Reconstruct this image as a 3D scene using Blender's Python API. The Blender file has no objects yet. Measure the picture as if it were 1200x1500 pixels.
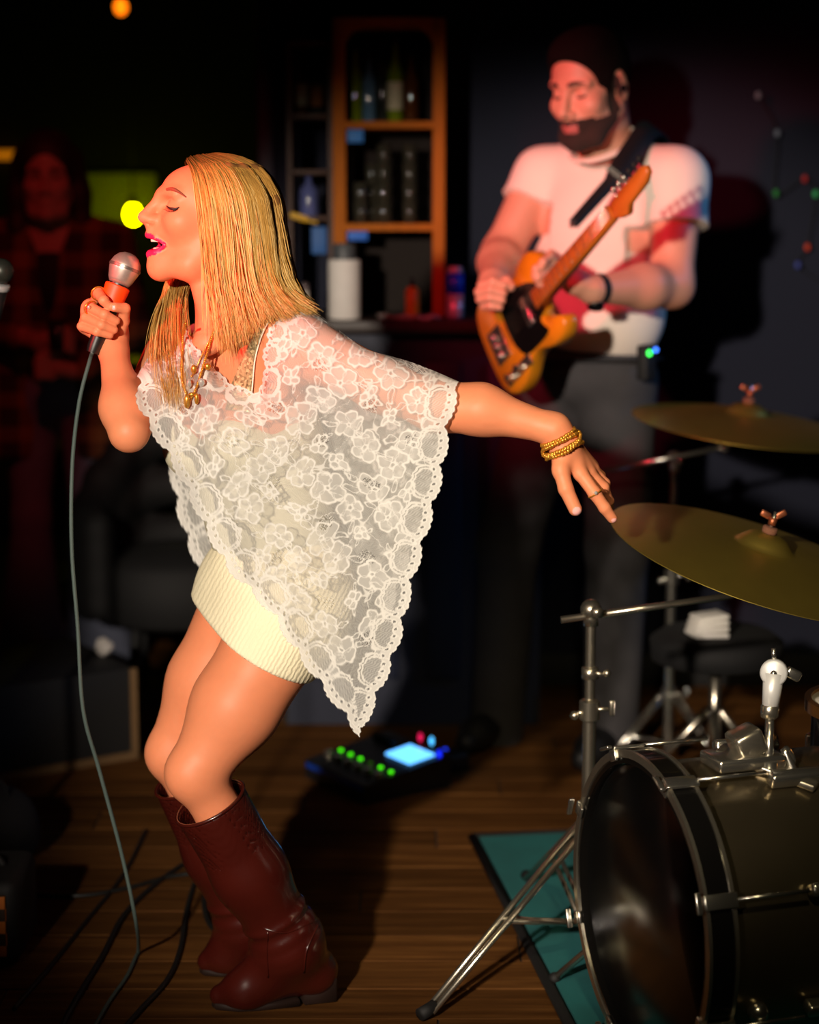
import bpy, bmesh, math, random
import numpy as np
from mathutils import Vector, Matrix
random.seed(7); RNG = np.random.default_rng(11)
scn = bpy.context.scene
COL = scn.collection

# ------------------------------------------------------------------ camera
FPX, CAMH, PITCH = 2800.0, 1.41, math.radians(9.25)
cam_d = bpy.data.cameras.new('camera'); cam = bpy.data.objects.new('camera', cam_d); COL.objects.link(cam)
cam.location = (0, 0, CAMH); cam.rotation_euler = (math.pi/2 - PITCH, 0, 0)
cam_d.sensor_fit = 'VERTICAL'; cam_d.sensor_height = 36; cam_d.lens = 36*FPX/1500
cam_d.dof.use_dof = True; cam_d.dof.focus_distance = 3.18; cam_d.dof.aperture_fstop = 1.9
cam_d.clip_start = 0.05
scn.camera = cam

# ------------------------------------------------------------------ world, lights, exposure
w = bpy.data.worlds.new('world'); scn.world = w; w.use_nodes = True
w.node_tree.nodes['Background'].inputs[0].default_value = (0.30, 0.36, 0.50, 1)
w.node_tree.nodes['Background'].inputs[1].default_value = 0.0
scn.view_settings.view_transform = 'Standard'; scn.view_settings.look = 'None'
scn.view_settings.gamma = 1; scn.view_settings.use_curve_mapping = False
scn.view_settings.exposure = 0.0

def lamp(name, kind, loc, target, power, color, size=0.1, angle=50, blend=0.5):
    d = bpy.data.lights.new(name, kind); o = bpy.data.objects.new(name, d); COL.objects.link(o)
    o.location = loc; d.energy = power; d.color = color
    v = Vector(target) - Vector(loc); o.rotation_euler = v.to_track_quat('-Z', 'Y').to_euler()
    if kind == 'SPOT':
        d.spot_size = math.radians(angle); d.spot_blend = blend; d.shadow_soft_size = size
    elif kind == 'AREA': d.size = size
    else: d.shadow_soft_size = size
    return o
# stage lanterns of the venue, all outside the picture: front bar behind the camera, side bars, ceiling over the stage
lamp('key_spot_offscreen', 'SPOT', (-1.20, -0.6, 1.95), (-0.10, 3.25, 0.90), 930, (1.0, 0.85, 0.70), 0.06, 28, 0.5)
lamp('band_key_spot_offscreen', 'SPOT', (-1.20, -0.5, 1.85), (0.50, 4.75, 1.30), 105, (1.0, 0.74, 0.66), 0.05, 12.5, 0.6)
lamp('red_face_spot_offscreen', 'SPOT', (-2.4, 1.9, 1.9), (-0.36, 3.2, 1.38), 520, (1.0, 0.05, 0.05), 0.08, 15, 0.8)
lamp('red_band_spot_offscreen', 'SPOT', (-1.4, 2.6, 2.3), (0.42, 4.7, 1.35), 260, (1.0, 0.03, 0.07), 0.08, 26, 0.8)
lamp('blue_side_spot_offscreen', 'SPOT', (2.3, 4.4, 1.9), (0.5, 4.75, 1.0), 26, (0.10, 0.40, 1.0), 0.08, 40, 0.6)
lamp('red_back_spot_offscreen', 'SPOT', (-0.75, 3.3, 2.6), (-1.0, 5.5, 1.3), 22, (1.0, 0.06, 0.06), 0.06, 34, 0.6)
lamp('drum_spot_offscreen', 'SPOT', (0.2, 0.9, 2.6), (0.60, 3.4, 0.50), 95, (1.0, 0.84, 0.50), 0.10, 32, 0.8)

# ------------------------------------------------------------------ pixel helpers (photo frame 1200 x 1500)
_f = np.array([0, math.cos(PITCH), -math.sin(PITCH)]); _u = np.array([0, math.sin(PITCH), math.cos(PITCH)]); _r = np.array([1.0, 0, 0])
CAMP = np.array([0, 0, CAMH])
def rays(px, py):
    px = np.asarray(px, float); py = np.asarray(py, float)
    return _f + ((px-600)/FPX)[..., None]*_r + ((750-py)/FPX)[..., None]*_u
def P(px, py, Y):
    d = rays(px, py); return CAMP + d*(np.asarray(Y, float)/d[..., 1])[..., None]
def FL(px, py, z=0.0):
    d = rays(px, py); return CAMP + d*((z-CAMH)/d[..., 2])[..., None]
def PL(lst): return np.array([P(*t) for t in lst])

# ------------------------------------------------------------------ objects
ORG = {}
def new_mesh(name, V, F, smooth=True, matidx=None):
    me = bpy.data.meshes.new(name)
    V = np.asarray(V, float)
    if isinstance(F, np.ndarray):
        n, k = F.shape
        me.vertices.add(len(V)); me.vertices.foreach_set('co', V.astype(np.float32).ravel())
        me.loops.add(n*k); me.loops.foreach_set('vertex_index', F.astype(np.int32).ravel())
        me.polygons.add(n); me.polygons.foreach_set('loop_start', np.arange(0, n*k, k, dtype=np.int32))
        me.polygons.foreach_set('loop_total', np.full(n, k, dtype=np.int32))
        me.update(calc_edges=True); me.validate()
    else:
        me.from_pydata(V.tolist(), [], F); me.update()
    me.polygons.foreach_set('use_smooth', np.full(len(me.polygons), bool(smooth)))
    if matidx is not None and len(matidx) == len(me.polygons): me.polygons.foreach_set('material_index', np.asarray(matidx, np.int32))
    return me
def mk(name, VF, mat, parent=None, smooth=True, matidx=None, base=None, autosharp=None):
    V, F = VF; V = np.asarray(V, float)
    if parent is None:
        o0 = np.array([(V[:, 0].min()+V[:, 0].max())/2, (V[:, 1].min()+V[:, 1].max())/2, V[:, 2].min()]) if base is None else np.asarray(base, float)
    else: o0 = ORG[parent.name]
    me = new_mesh(name, V-o0, F, smooth, matidx)
    for m in (mat if isinstance(mat, (list, tuple)) else [mat]): me.materials.append(m)
    if autosharp is not None: me.set_sharp_from_angle(angle=math.radians(autosharp))
    o = bpy.data.objects.new(name, me); COL.objects.link(o); ORG[o.name] = o0
    if parent is None: o.location = o0
    else: o.parent = parent
    return o
def empty(name, loc):
    o = bpy.data.objects.new(name, None); COL.objects.link(o); o.location = loc; ORG[o.name] = np.asarray(loc, float); o.empty_display_size = 0.1
    return o
def tag(o, label, cat, group=None):
    o['label'] = label; o['category'] = cat
    if group: o['group'] = group
    return o
def struct(o): o['kind'] = 'structure'; return o

# ------------------------------------------------------------------ mesh makers: every one returns (V, F)
def join(*vfs):
    Vs, Fs, n = [], [], 0
    for V, F in vfs:
        V = np.asarray(V, float); Vs.append(V)
        Fs += [tuple(int(i)+n for i in f) for f in F]; n += len(V)
    return np.concatenate(Vs), Fs
def frame_of(d):
    d = np.asarray(d, float); d = d/np.linalg.norm(d)
    a = np.array([0, 0, 1.0]) if abs(d[2]) < 0.9 else np.array([1.0, 0, 0])
    x = np.cross(a, d); x /= np.linalg.norm(x); return x, np.cross(d, x), d
def box(c, size, R=None, bev=0.0):
    c = np.asarray(c, float); h = np.asarray(size, float)/2
    bm = bmesh.new(); bmesh.ops.create_cube(bm, size=1)
    for v in bm.verts: v.co = Vector((v.co.x*2*h[0], v.co.y*2*h[1], v.co.z*2*h[2]))
    if bev > 0: bmesh.ops.bevel(bm, geom=list(bm.edges), offset=bev, segments=2, affect='EDGES', profile=0.5)
    V = np.array([v.co[:] for v in bm.verts]); bm.verts.index_update(); F = [tuple(v.index for v in f.verts) for f in bm.faces]; bm.free()
    if R is not None: V = V @ np.asarray(R).T
    return V+c, F
def cat(pts, n):
    pts = np.asarray(pts, float); m = len(pts)
    if m < 3:
        t = np.linspace(0, 1, n)[:, None]; return pts[0]*(1-t)+pts[-1]*t
    q = np.vstack([2*pts[0]-pts[1], pts, 2*pts[-1]-pts[-2]])
    t = np.linspace(0, m-1-1e-9, n); i = t.astype(int); f = (t-i)[:, None]
    a, b, c, d = q[i], q[i+1], q[i+2], q[i+3]
    return 0.5*((2*b)+(c-a)*f+(2*a-5*b+4*c-d)*f*f+(3*b-a-3*c+d)*f**3)
def tube(pts, r, seg=8, caps=True, flat=1.0, up=None):
    pts = np.asarray(pts, float); n = len(pts); r = np.broadcast_to(np.asarray(r, float), (n,))
    T = np.gradient(pts, axis=0); T /= np.linalg.norm(T, axis=1)[:, None]+1e-12
    x, y, _ = frame_of(T[0])
    if up is not None:
        x = np.cross(up, T[0]); x /= np.linalg.norm(x)
    V = []; a = np.linspace(0, 2*math.pi, seg, endpoint=False)
    for i in range(n):
        x = x-T[i]*np.dot(x, T[i]); x /= np.linalg.norm(x); y = np.cross(T[i], x)
        V.append(pts[i]+r[i]*(np.cos(a)[:, None]*x+flat*np.sin(a)[:, None]*y))
    V = np.concatenate(V); F = []
    for i in range(n-1):
        for j in range(seg):
            k = (j+1) % seg; F.append((i*seg+j, i*seg+k, (i+1)*seg+k, (i+1)*seg+j))
    if caps: F.append(tuple(range(seg))[::-1]); F.append(tuple((n-1)*seg+j for j in range(seg)))
    return V, F
def lathe(prof, c, axis, seg=32, close=False):
    x, y, d = frame_of(axis); c = np.asarray(c, float); a = np.linspace(0, 2*math.pi, seg, endpoint=False)
    V = np.concatenate([c+d*h+r*(np.cos(a)[:, None]*x+np.sin(a)[:, None]*y) for r, h in prof]); F = []
    m = len(prof)
    for i in range(m if close else m-1):
        for j in range(seg):
            k = (j+1) % seg; i2 = (i+1) % m
            F.append((i*seg+j, i*seg+k, i2*seg+k, i2*seg+j))
    if not close:
        if prof[0][0] > 1e-5: F.append(tuple(range(seg))[::-1])
        if prof[-1][0] > 1e-5: F.append(tuple((m-1)*seg+j for j in range(seg)))
    return V, F
def ball(c, r, seg=12, R=None):
    a = np.linspace(-math.pi/2, math.pi/2, seg//2+1)
    V, F = lathe([(max(math.cos(t), 1e-4), math.sin(t)) for t in a], (0, 0, 0), (0, 0, 1), seg)
    V = V*np.asarray(r, float)
    if R is not None: V = V @ np.asarray(R).T
    return V+np.asarray(c, float), F
def cyl(a, b, r, seg=16, r2=None):
    a = np.asarray(a, float); b = np.asarray(b, float); L = np.linalg.norm(b-a)
    return lathe([(r, 0), (r if r2 is None else r2, L)], a, b-a, seg)
def prism(poly, o, x, y, n, th, bev=0.0):
    """outline (s,t) extruded by th along n, centred on o"""
    o = np.asarray(o, float); m = len(poly); p = np.array([o+s*np.asarray(x)+t*np.asarray(y) for s, t in poly]); n = np.asarray(n, float)
    if bev > 0:
        c = p.mean(0); pin = c+(p-c)*(1-bev/np.maximum(np.linalg.norm(p-c, axis=1), 1e-6))[:, None]
        rings = [pin-n*th/2, p-n*(th/2-bev), p+n*(th/2-bev), pin+n*th/2]
    else: rings = [p-n*th/2, p+n*th/2]
    V = np.concatenate(rings); F = []
    for i in range(len(rings)-1):
        for j in range(m):
            k = (j+1) % m; F.append((i*m+j, i*m+k, (i+1)*m+k, (i+1)*m+j))
    F.append(tuple(range(m))[::-1]); F.append(tuple((len(rings)-1)*m+j for j in range(m)))
    return V, F
def ribbon(pts, side, w, th=0.003):
    """a thin strap of thickness th along pts, its width along side"""
    pts = np.asarray(pts, float); n = len(pts); T = np.gradient(pts, axis=0); T /= np.linalg.norm(T, axis=1)[:, None]
    side = np.broadcast_to(np.asarray(side, float), pts.shape).copy(); side -= T*(side*T).sum(1)[:, None]; side /= np.linalg.norm(side, axis=1)[:, None]
    N = np.cross(T, side); w = np.broadcast_to(np.asarray(w, float), (n,))[:, None]/2
    V = np.stack([pts-side*w-N*th/2, pts+side*w-N*th/2, pts+side*w+N*th/2, pts-side*w+N*th/2], 1).reshape(-1, 3); F = []
    for i in range(n-1):
        for j in range(4):
            k = (j+1) % 4; F.append((i*4+j, i*4+k, i*4+4+k, i*4+4+j))
    F.append((3, 2, 1, 0)); F.append(tuple((n-1)*4+j for j in range(4)))
    return V, F

# ------------------------------------------------------------------ materials
def lin(c): return tuple((x/255/12.92 if x/255 <= 0.04045 else ((x/255+0.055)/1.055)**2.4) for x in c)
def mat(name, rgb, rough=0.6, metal=0.0, var=0.12, scale=20.0, bump=0.0, spec=0.5, emit=None, estr=0.0, coat=0.0, alpha=None, sheen=0.0, stretch=None, sss=0.0):
    m = bpy.data.materials.new(name); m.use_nodes = True; nt = m.node_tree; b = nt.nodes['Principled BSDF']
    L = nt.links.new
    tc = nt.nodes.new('ShaderNodeTexCoord'); mp = nt.nodes.new('ShaderNodeMapping'); L(tc.outputs['Object'], mp.inputs[0])
    if stretch: mp.inputs['Scale'].default_value = stretch
    nz = nt.nodes.new('ShaderNodeTexNoise'); nz.inputs['Scale'].default_value = scale; nz.inputs['Detail'].default_value = 4
    L(mp.outputs[0], nz.inputs['Vector'])
    mx = nt.nodes.new('ShaderNodeMix'); mx.data_type = 'RGBA'
    c = np.array(lin(rgb)); mx.inputs[6].default_value = (*np.clip(c*(1-var), 0, 1), 1); mx.inputs[7].default_value = (*np.clip(c*(1+var), 0, 1), 1)
    L(nz.outputs['Fac'], mx.inputs[0]); L(mx.outputs[2], b.inputs['Base Color'])
    b.inputs['Roughness'].default_value = rough; b.inputs['Metallic'].default_value = metal
    b.inputs['Specular IOR Level'].default_value = spec
    b.inputs['Coat Weight'].default_value = coat; b.inputs['Sheen Weight'].default_value = sheen
    if sss: b.inputs['Subsurface Weight'].default_value = sss; b.inputs['Subsurface Radius'].default_value = (0.012, 0.004, 0.002); b.inputs['Subsurface Scale'].default_value = 1.0
    if emit: b.inputs['Emission Color'].default_value = (*lin(emit), 1); b.inputs['Emission Strength'].default_value = estr
    if bump:
        bp = nt.nodes.new('ShaderNodeBump'); bp.inputs['Strength'].default_value = bump; bp.inputs['Distance'].default_value = 0.0
        L(nz.outputs['Fac'], bp.inputs['Height']); L(bp.outputs[0], b.inputs['Normal'])
    if alpha is not None: b.inputs['Alpha'].default_value = alpha
    return m
def ramp(cr, stops):
    e = cr.color_ramp.elements
    while len(e) < len(stops): e.new(0.5)
    for i, (p, c) in enumerate(sorted(stops)): e[i].position = p; e[i].color = (*lin(c), 1)
# ------------------------------------------------------------------ implicit bodies: smooth unions of tapered limbs, polygonised with surface nets
class Body:
    def __init__(s): s.p = []
    def cone(s, a, b, ra, rb, k=0.02, op=1):
        a = np.asarray(a, float); b = np.asarray(b, float); s.p.append(('c', (a, b, ra, rb), k, op)); return s
    def chain(s, pts, rs, k=0.01):
        for i in range(len(pts)-1): s.cone(pts[i], pts[i+1], rs[i], rs[i+1], k)
        return s
    def ell(s, c, r, R=None, k=0.02, op=1):
        s.p.append(('e', (np.asarray(c, float), np.asarray(r, float), None if R is None else np.asarray(R, float)), k, op)); return s
    def plane(s, c, n, k=0.002):            # keeps the side n points away from
        n = np.asarray(n, float); n = n/np.linalg.norm(n); s.p.append(('p', (np.asarray(c, float), n), k, -2)); return s
    def sub(s, other_prims):
        for q in other_prims: s.p.append((q[0], q[1], q[2], -1))
        return s
    def prim(s, q, X):
        t, a = q[0], q[1]
        if t == 'c':
            A, B, ra, rb = a; ab = (B-A).astype(np.float32); pa = X-A.astype(np.float32); L = float(ab@ab)+1e-12
            h = np.clip((pa@ab)/L, 0, 1); d = pa-h[:, None]*ab
            return np.sqrt(np.einsum('ij,ij->i', d, d))-(ra+(rb-ra)*h)
        if t == 'e':
            c, r, R = a; q_ = X-c.astype(np.float32)
            if R is not None: q_ = q_@R.astype(np.float32)
            u = q_/r.astype(np.float32); k0 = np.sqrt(np.einsum('ij,ij->i', u, u)); v = u/r.astype(np.float32)
            k1 = np.sqrt(np.einsum('ij,ij->i', v, v))+1e-9
            return np.where(k0 < 1e-3, -float(r.min()), k0*(k0-1)/k1)
        c, n = a; return (X-c.astype(np.float32))@n.astype(np.float32)
    def comb(s, acc, d, k, op):
        if op == 1:
            h = np.maximum(k-np.abs(acc-d), 0)/k; return np.minimum(acc, d)-h*h*k*0.25
        e = -d if op == -1 else d
        h = np.maximum(k-np.abs(acc-e), 0)/k; return np.maximum(acc, e)+h*h*k*0.25
    def ev(s, X):
        X = np.asarray(X, np.float32); acc = np.full(len(X), 9.0, np.float32)
        for q in s.p: acc = s.comb(acc, s.prim(q, X), q[2], q[3])
        return acc
    def grad(s, X, e=0.001):
        g = np.stack([s.ev(X+np.eye(3)[i]*e)-s.ev(X-np.eye(3)[i]*e) for i in range(3)], 1); return g/(np.linalg.norm(g, axis=1)[:, None]+1e-9)
    def bounds(s):
        lo, hi = np.full(3, 9e9), np.full(3, -9e9)
        for t, a, k, op in s.p:
            if op != 1: continue
            if t == 'c': lo = np.minimum(lo, np.minimum(a[0]-a[2], a[1]-a[3])); hi = np.maximum(hi, np.maximum(a[0]+a[2], a[1]+a[3]))
            if t == 'e': m = a[1].max(); lo = np.minimum(lo, a[0]-m); hi = np.maximum(hi, a[0]+m)
        return lo-0.02, hi+0.02
    def poly(s, res, lo=None, hi=None, B=10):
        if lo is None: lo, hi = s.bounds()
        lo = np.asarray(lo, float); hi = np.asarray(hi, float)
        nb = np.ceil((hi-lo)/(res*B)).astype(int)
        g = np.stack(np.meshgrid(*[np.arange(n) for n in nb], indexing='ij'), -1).reshape(-1, 3)
        ctr = lo+(g+0.5)*res*B; hd = res*B*0.87
        g = g[np.abs(s.ev(ctr)) < hd*2.2+0.006]; ctr = lo+(g+0.5)*res*B
        off = np.stack(np.meshgrid(*[np.arange(B+1)]*3, indexing='ij'), -1).reshape(-1, 3)
        X = ((g[:, None, :]*B+off[None])*res+lo).astype(np.float32)          # blocks, pts, 3
        nP = len(off); acc = np.full((len(g), nP), 9.0, np.float32); cd = []
        for q in s.p: cd.append(s.prim(q, ctr.astype(np.float32)))
        best = np.min([c for c, q in zip(cd, s.p) if q[3] == 1], axis=0)
        for c, q in zip(cd, s.p):
            m = (c < best+2.6*hd+q[2]) if q[3] == 1 else (c < 2*hd+q[2]) if q[3] == -1 else (c > -2*hd-0.05)
            if not m.any(): continue
            d = s.prim(q, X[m].reshape(-1, 3)).reshape(-1, nP); acc[m] = s.comb(acc[m], d, q[2], q[3])
        D = acc.reshape(len(g), B+1, B+1, B+1)
        S = D < 0
        # cells
        cs = [(i, j, k) for i in (0, 1) for j in (0, 1) for k in (0, 1)]
        corner = {c: D[:, c[0]:B+c[0], c[1]:B+c[1], c[2]:B+c[2]] for c in cs}
        cnt = sum((corner[c] < 0).astype(np.int8) for c in cs); act = (cnt > 0) & (cnt < 8)
        bi, ci, cj, ck = np.nonzero(act); cell = g[bi]*B+np.stack([ci, cj, ck], 1)
        cv = {c: corner[c][bi, ci, cj, ck] for c in cs}
        pos = np.zeros((len(bi), 3)); num = np.zeros(len(bi))
        for c in cs:
            for ax in range(3):
                if c[ax]: continue
                e = list(c); e[ax] = 1; e = tuple(e); a, b = cv[c], cv[e]; m = (a < 0) != (b < 0)
                t = np.where(m, a/np.where(m, a-b, 1), 0); q = np.tile(np.array(c, float), (len(bi), 1)); q[:, ax] = t
                pos[m] += q[m]; num += m
        V = lo+(cell+pos/num[:, None])*res
        dim = nb*B+2; lid = lambda c: (c[:, 0]*dim[1]+c[:, 1])*dim[2]+c[:, 2]
        ids = lid(cell); order = np.argsort(ids); sid = ids[order]; F = []
        for ax in range(3):
            a0 = D[:, :B, :B, :B]; sl = [slice(None)]+[slice(0, B)]*3; sl[ax+1] = slice(1, B+1); a1 = D[tuple(sl)]
            m = (a0 < 0) != (a1 < 0); b_, i_, j_, k_ = np.nonzero(m); c0 = g[b_]*B+np.stack([i_, j_, k_], 1); inside0 = a0[b_, i_, j_, k_] < 0
            o1, o2 = [(1, 2), (2, 0), (0, 1)][ax]; e1 = np.eye(3, dtype=int)[o1]; e2 = np.eye(3, dtype=int)[o2]
            quad = [c0-e1-e2, c0-e2, c0, c0-e1]; idx = []; ok = np.ones(len(c0), bool)
            for qd in quad:
                l = lid(qd); p = np.clip(np.searchsorted(sid, l), 0, len(sid)-1); ok &= (sid[p] == l) & (qd >= 0).all(1); idx.append(order[p])
            Q = np.stack(idx, 1); Q[~inside0] = Q[~inside0][:, ::-1]; F.append(Q[ok])
        return V, np.concatenate(F)
    def hit(s, px, py, t0=2.2, t1=5.6, off=0.0):
        """first depth Y where the line of sight meets the body (nan where it misses)"""
        px = np.asarray(px, float).ravel(); d = rays(px, np.asarray(py, float).ravel()); d /= np.linalg.norm(d, axis=1)[:, None]
        t = np.full(len(px), t0); done = np.zeros(len(px), bool)
        for _ in range(70):
            D = s.ev(CAMP+d*t[:, None])-off; t = np.where(done, t, t+np.maximum(D*0.8, 0.0004)); done |= D < 0.0008
        Y = (CAMP+d*t[:, None])[:, 1]; Y[~done] = np.nan; return Y
def multires(body, res, fine, keep=None):
    """one continuous mesh: coarse everywhere, finer inside the boxes given as (lo, hi, res)"""
    V, F = body.poly(res); parts = []
    c = V[F].mean(1); m = np.ones(len(F), bool)
    for lo, hi, r in fine: m &= ~((c > np.asarray(lo)+res*0.5) & (c < np.asarray(hi)-res*0.5)).all(1)
    Vs, Fs, n = [V], [F[m]], len(V)
    for lo, hi, r in fine:
        v, f = body.poly(r, lo, hi); Vs.append(v); Fs.append(f+n); n += len(v)
    V = np.concatenate(Vs); F = np.concatenate(Fs); used = np.unique(F); re = np.full(len(V), -1); re[used] = np.arange(len(used))
    return V[used], re[F]
def rotm(F, up=(0, 0, 1)):
    """columns: forward, left, up"""
    F = np.asarray(F, float); F = F/np.linalg.norm(F); L = np.cross(up, F); L /= np.linalg.norm(L); return np.stack([F, L, np.cross(F, L)], 1)
# ================================================================== the room
def plank_mat():
    m = bpy.data.materials.new('floor_planks'); m.use_nodes = True; nt = m.node_tree; b = nt.nodes['Principled BSDF']; L = nt.links.new
    tc = nt.nodes.new('ShaderNodeTexCoord'); mp = nt.nodes.new('ShaderNodeMapping'); mp.inputs['Scale'].default_value = (1.6, 22, 1); oi = nt.nodes.new('ShaderNodeObjectInfo')
    add = nt.nodes.new('ShaderNodeVectorMath'); add.operation = 'ADD'; L(tc.outputs['Object'], mp.inputs[0]); L(mp.outputs[0], add.inputs[0])
    sc = nt.nodes.new('ShaderNodeVectorMath'); sc.operation = 'SCALE'; sc.inputs['Scale'].default_value = 40; cx = nt.nodes.new('ShaderNodeCombineXYZ'); L(oi.outputs['Random'], cx.inputs[0]); L(oi.outputs['Random'], cx.inputs[1]); L(cx.outputs[0], sc.inputs[0]); L(sc.outputs[0], add.inputs[1])
    nz = nt.nodes.new('ShaderNodeTexNoise'); nz.inputs['Scale'].default_value = 1.6; nz.inputs['Detail'].default_value = 5; nz.inputs['Roughness'].default_value = 0.65; L(add.outputs[0], nz.inputs['Vector'])
    cr = nt.nodes.new('ShaderNodeValToRGB')
    ramp(cr, [(0.30, (70, 42, 18)), (0.52, (94, 60, 28)), (0.75, (120, 80, 40))])
    L(nz.outputs['Fac'], cr.inputs[0]); hs = nt.nodes.new('ShaderNodeHueSaturation'); L(cr.outputs[0], hs.inputs['Color'])
    mr = nt.nodes.new('ShaderNodeMapRange'); mr.inputs[3].default_value = 0.65; mr.inputs[4].default_value = 1.15; L(oi.outputs['Random'], mr.inputs[0]); L(mr.outputs[0], hs.inputs['Value']); L(hs.outputs[0], b.inputs['Base Color'])
    b.inputs['Roughness'].default_value = 0.7; b.inputs['Specular IOR Level'].default_value = 0.06
    bp = nt.nodes.new('ShaderNodeBump'); bp.inputs['Strength'].default_value = 0.06; bp.inputs['Distance'].default_value = 0.001; L(nz.outputs['Fac'], bp.inputs['Height']); L(bp.outputs[0], b.inputs['Normal'])
    return m
NAVY = mat('navy_wall_paint', (20, 24, 42), 0.9, var=0.10, scale=3, bump=0.05)
DARKW = mat('dark_wall_paint', (18, 19, 24), 0.9, var=0.1, scale=3)
BLACK = mat('matt_black', (14, 14, 15), 0.7)
GLOSSB = mat('gloss_black', (10, 10, 11), 0.18)
floor = struct(mk('floor', box((0, 3.2, -0.03), (5.4, 9.8, 0.052)), mat('subfloor', (40, 30, 20), 0.9), smooth=False))
PLANK = plank_mat(); pw, plen = 0.128, 1.25
pme = new_mesh('plank', box((0, 0, 0), (plen-0.004, pw-0.004, 0.012), None, 0.0012)[0], box((0, 0, 0), (1, 1, 1), None, 0.01)[1], False); pme.materials.append(PLANK)
row = 0; yy = 2.45
while yy < 6.6:
    x = -2.3+(row*0.47) % plen-plen*0.5
    while x < 2.4:
        if abs(x) < 0.26*yy+0.85:
            o = bpy.data.objects.new('plank', pme); COL.objects.link(o); o.parent = floor; o.location = np.array([x, yy, -0.0065+0.0006*((row*5+int(x*9)) % 3-1)])-ORG['floor']
        x += plen
    yy += pw; row += 1
struct(mk('ceiling', box((0, 3.2, 2.80), (5.4, 9.8, 0.1)), DARKW, smooth=False))
struct(mk('wall_back', box((1.145, 5.56, 1.375), (3.11, 0.16, 2.75)), NAVY, smooth=False))
struct(mk('wall_far', box((-1.5, 8.05, 1.375), (2.4, 0.1, 2.75)), DARKW, smooth=False))
struct(mk('wall_alcove', box((-0.36, 6.82, 1.375), (0.1, 2.36, 2.75)), DARKW, smooth=False))
struct(mk('wall_left', box((-2.65, 3.2, 1.375), (0.1, 9.8, 2.75)), DARKW, smooth=False))
struct(mk('wall_right', box((2.65, 3.2, 1.375), (0.1, 9.8, 2.75)), NAVY, smooth=False))
struct(mk('wall_front', box((0, -1.65, 1.375), (5.4, 0.1, 2.75)), DARKW, smooth=False))
struct(mk('baseboard_back', box((1.145, 5.47, 0.05), (3.11, 0.02, 0.10), None, 0.004), BLACK))
struct(mk('trim_1', box((-0.405, 5.49, 1.375), (0.05, 0.06, 2.75), None, 0.006), mat('navy_trim', (52, 54, 74), 0.5)))

# bar counter under the cabinet
WOODD = mat('dark_counter_wood', (38, 24, 18), 0.5, var=0.3, scale=10, stretch=(1, 8, 8))
cx0, cx1 = P(405, 462, 5.05)[0], P(800, 462, 5.05)[0]
cnt = empty('bar_counter', ((cx0+cx1)/2, 5.25, 0)); tag(cnt, 'bar counter with dark wooden top and navy panelled front', 'counter')
mk('worktop', box(((cx0+cx1)/2, 5.235, 1.085), (cx1-cx0, 0.48, 0.035), None, 0.006), WOODD, cnt)
mk('front_panel', box(((cx0+cx1)/2, 5.06, 0.535), (cx1-cx0-0.04, 0.03, 1.065)), mat('navy_panel', (26, 32, 52), 0.6), cnt, smooth=False)
for k in range(4):
    x0 = cx0+0.03+k*(cx1-cx0-0.04)/4; wd = (cx1-cx0-0.04)/4-0.02
    mk('raised_panel', box((x0+wd/2, 5.042, 0.56), (wd-0.05, 0.012, 0.86), None, 0.004), mat('navy_panel_raised', (28, 34, 54), 0.6), cnt)
mk('kickboard', box(((cx0+cx1)/2, 5.075, 0.04), (cx1-cx0-0.02, 0.04, 0.08)), BLACK, cnt, smooth=False)
mk('end_panel', box((cx1-0.02, 5.265, 0.535), (0.03, 0.40, 1.065)), mat('navy_end', (26, 32, 52), 0.6), cnt, smooth=False)
CT = 1.1025
# glass-fronted arched cabinet
OAK = mat('orange_oak', (170, 94, 28), 0.75, var=0.25, scale=12, stretch=(8, 8, 1), bump=0.1, spec=0.15)
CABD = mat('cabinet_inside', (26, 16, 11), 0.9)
YF = 5.14
def cx(px): return P(px, 250, YF)[0]
def cz(py): return P(600, py, YF)[2]
cb = empty('display_cabinet', (cx(570), 5.27, CT)); tag(cb, 'tall orange oak cabinet with arched front standing on the counter', 'cabinet')
zt = cz(26); zb = CT
mk('left_post', box(((cx(488)+cx(507))/2, YF, (zt+zb)/2), (cx(507)-cx(488), 0.024, zt-zb), None, 0.003), OAK, cb)
mk('right_post', box(((cx(634)+cx(652))/2, YF, (zt+zb)/2), (cx(652)-cx(634), 0.024, zt-zb), None, 0.003), OAK, cb)
zi = cz(41); rr = 0.055
def arch():
    xl, xr = cx(506), cx(635); pts = [(xl, zt), (xl, zi-rr)]
    pts += [(xl+rr-rr*math.cos(a), zi-rr+rr*math.sin(a)) for a in np.linspace(0, math.pi/2, 10)]
    pts += [(xr-rr+rr*math.sin(a), zi-rr+rr*math.cos(a)) for a in np.linspace(0, math.pi/2, 10)]
    pts += [(xr, zi-rr), (xr, zt)]
    half = len(pts); V = [(x, YF-0.012, z) for x, z in pts]+[(x, YF+0.012, z) for x, z in pts]
    # strips between the outline and the top edge
    F = []; top = [(x, YF-0.012, zt) for x, z in pts]+[(x, YF+0.012, zt) for x, z in pts]; n = half; V = V+top
    for i in range(n-1):
        F += [(i, i+1, 2*n+i+1, 2*n+i), (n+i+1, n+i, 3*n+i, 3*n+i+1), (i+1, i, n+i, n+i+1), (2*n+i, 2*n+i+1, 3*n+i+1, 3*n+i)]
    return np.array(V), F
mk('arched_header', arch(), OAK, cb, smooth=False)
SH = [cz(183), cz(333)]
for z in SH: mk('shelf', box(((cx(500)+cx(640))/2, YF+0.115, z), (cx(640)-cx(500), 0.25, 0.019), None, 0.002), OAK, cb)
mk('back_panel', box(((cx(488)+cx(652))/2, 5.40, (zt+zb)/2), (cx(652)-cx(488), 0.012, zt-zb)), CABD, cb, smooth=False)
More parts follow.
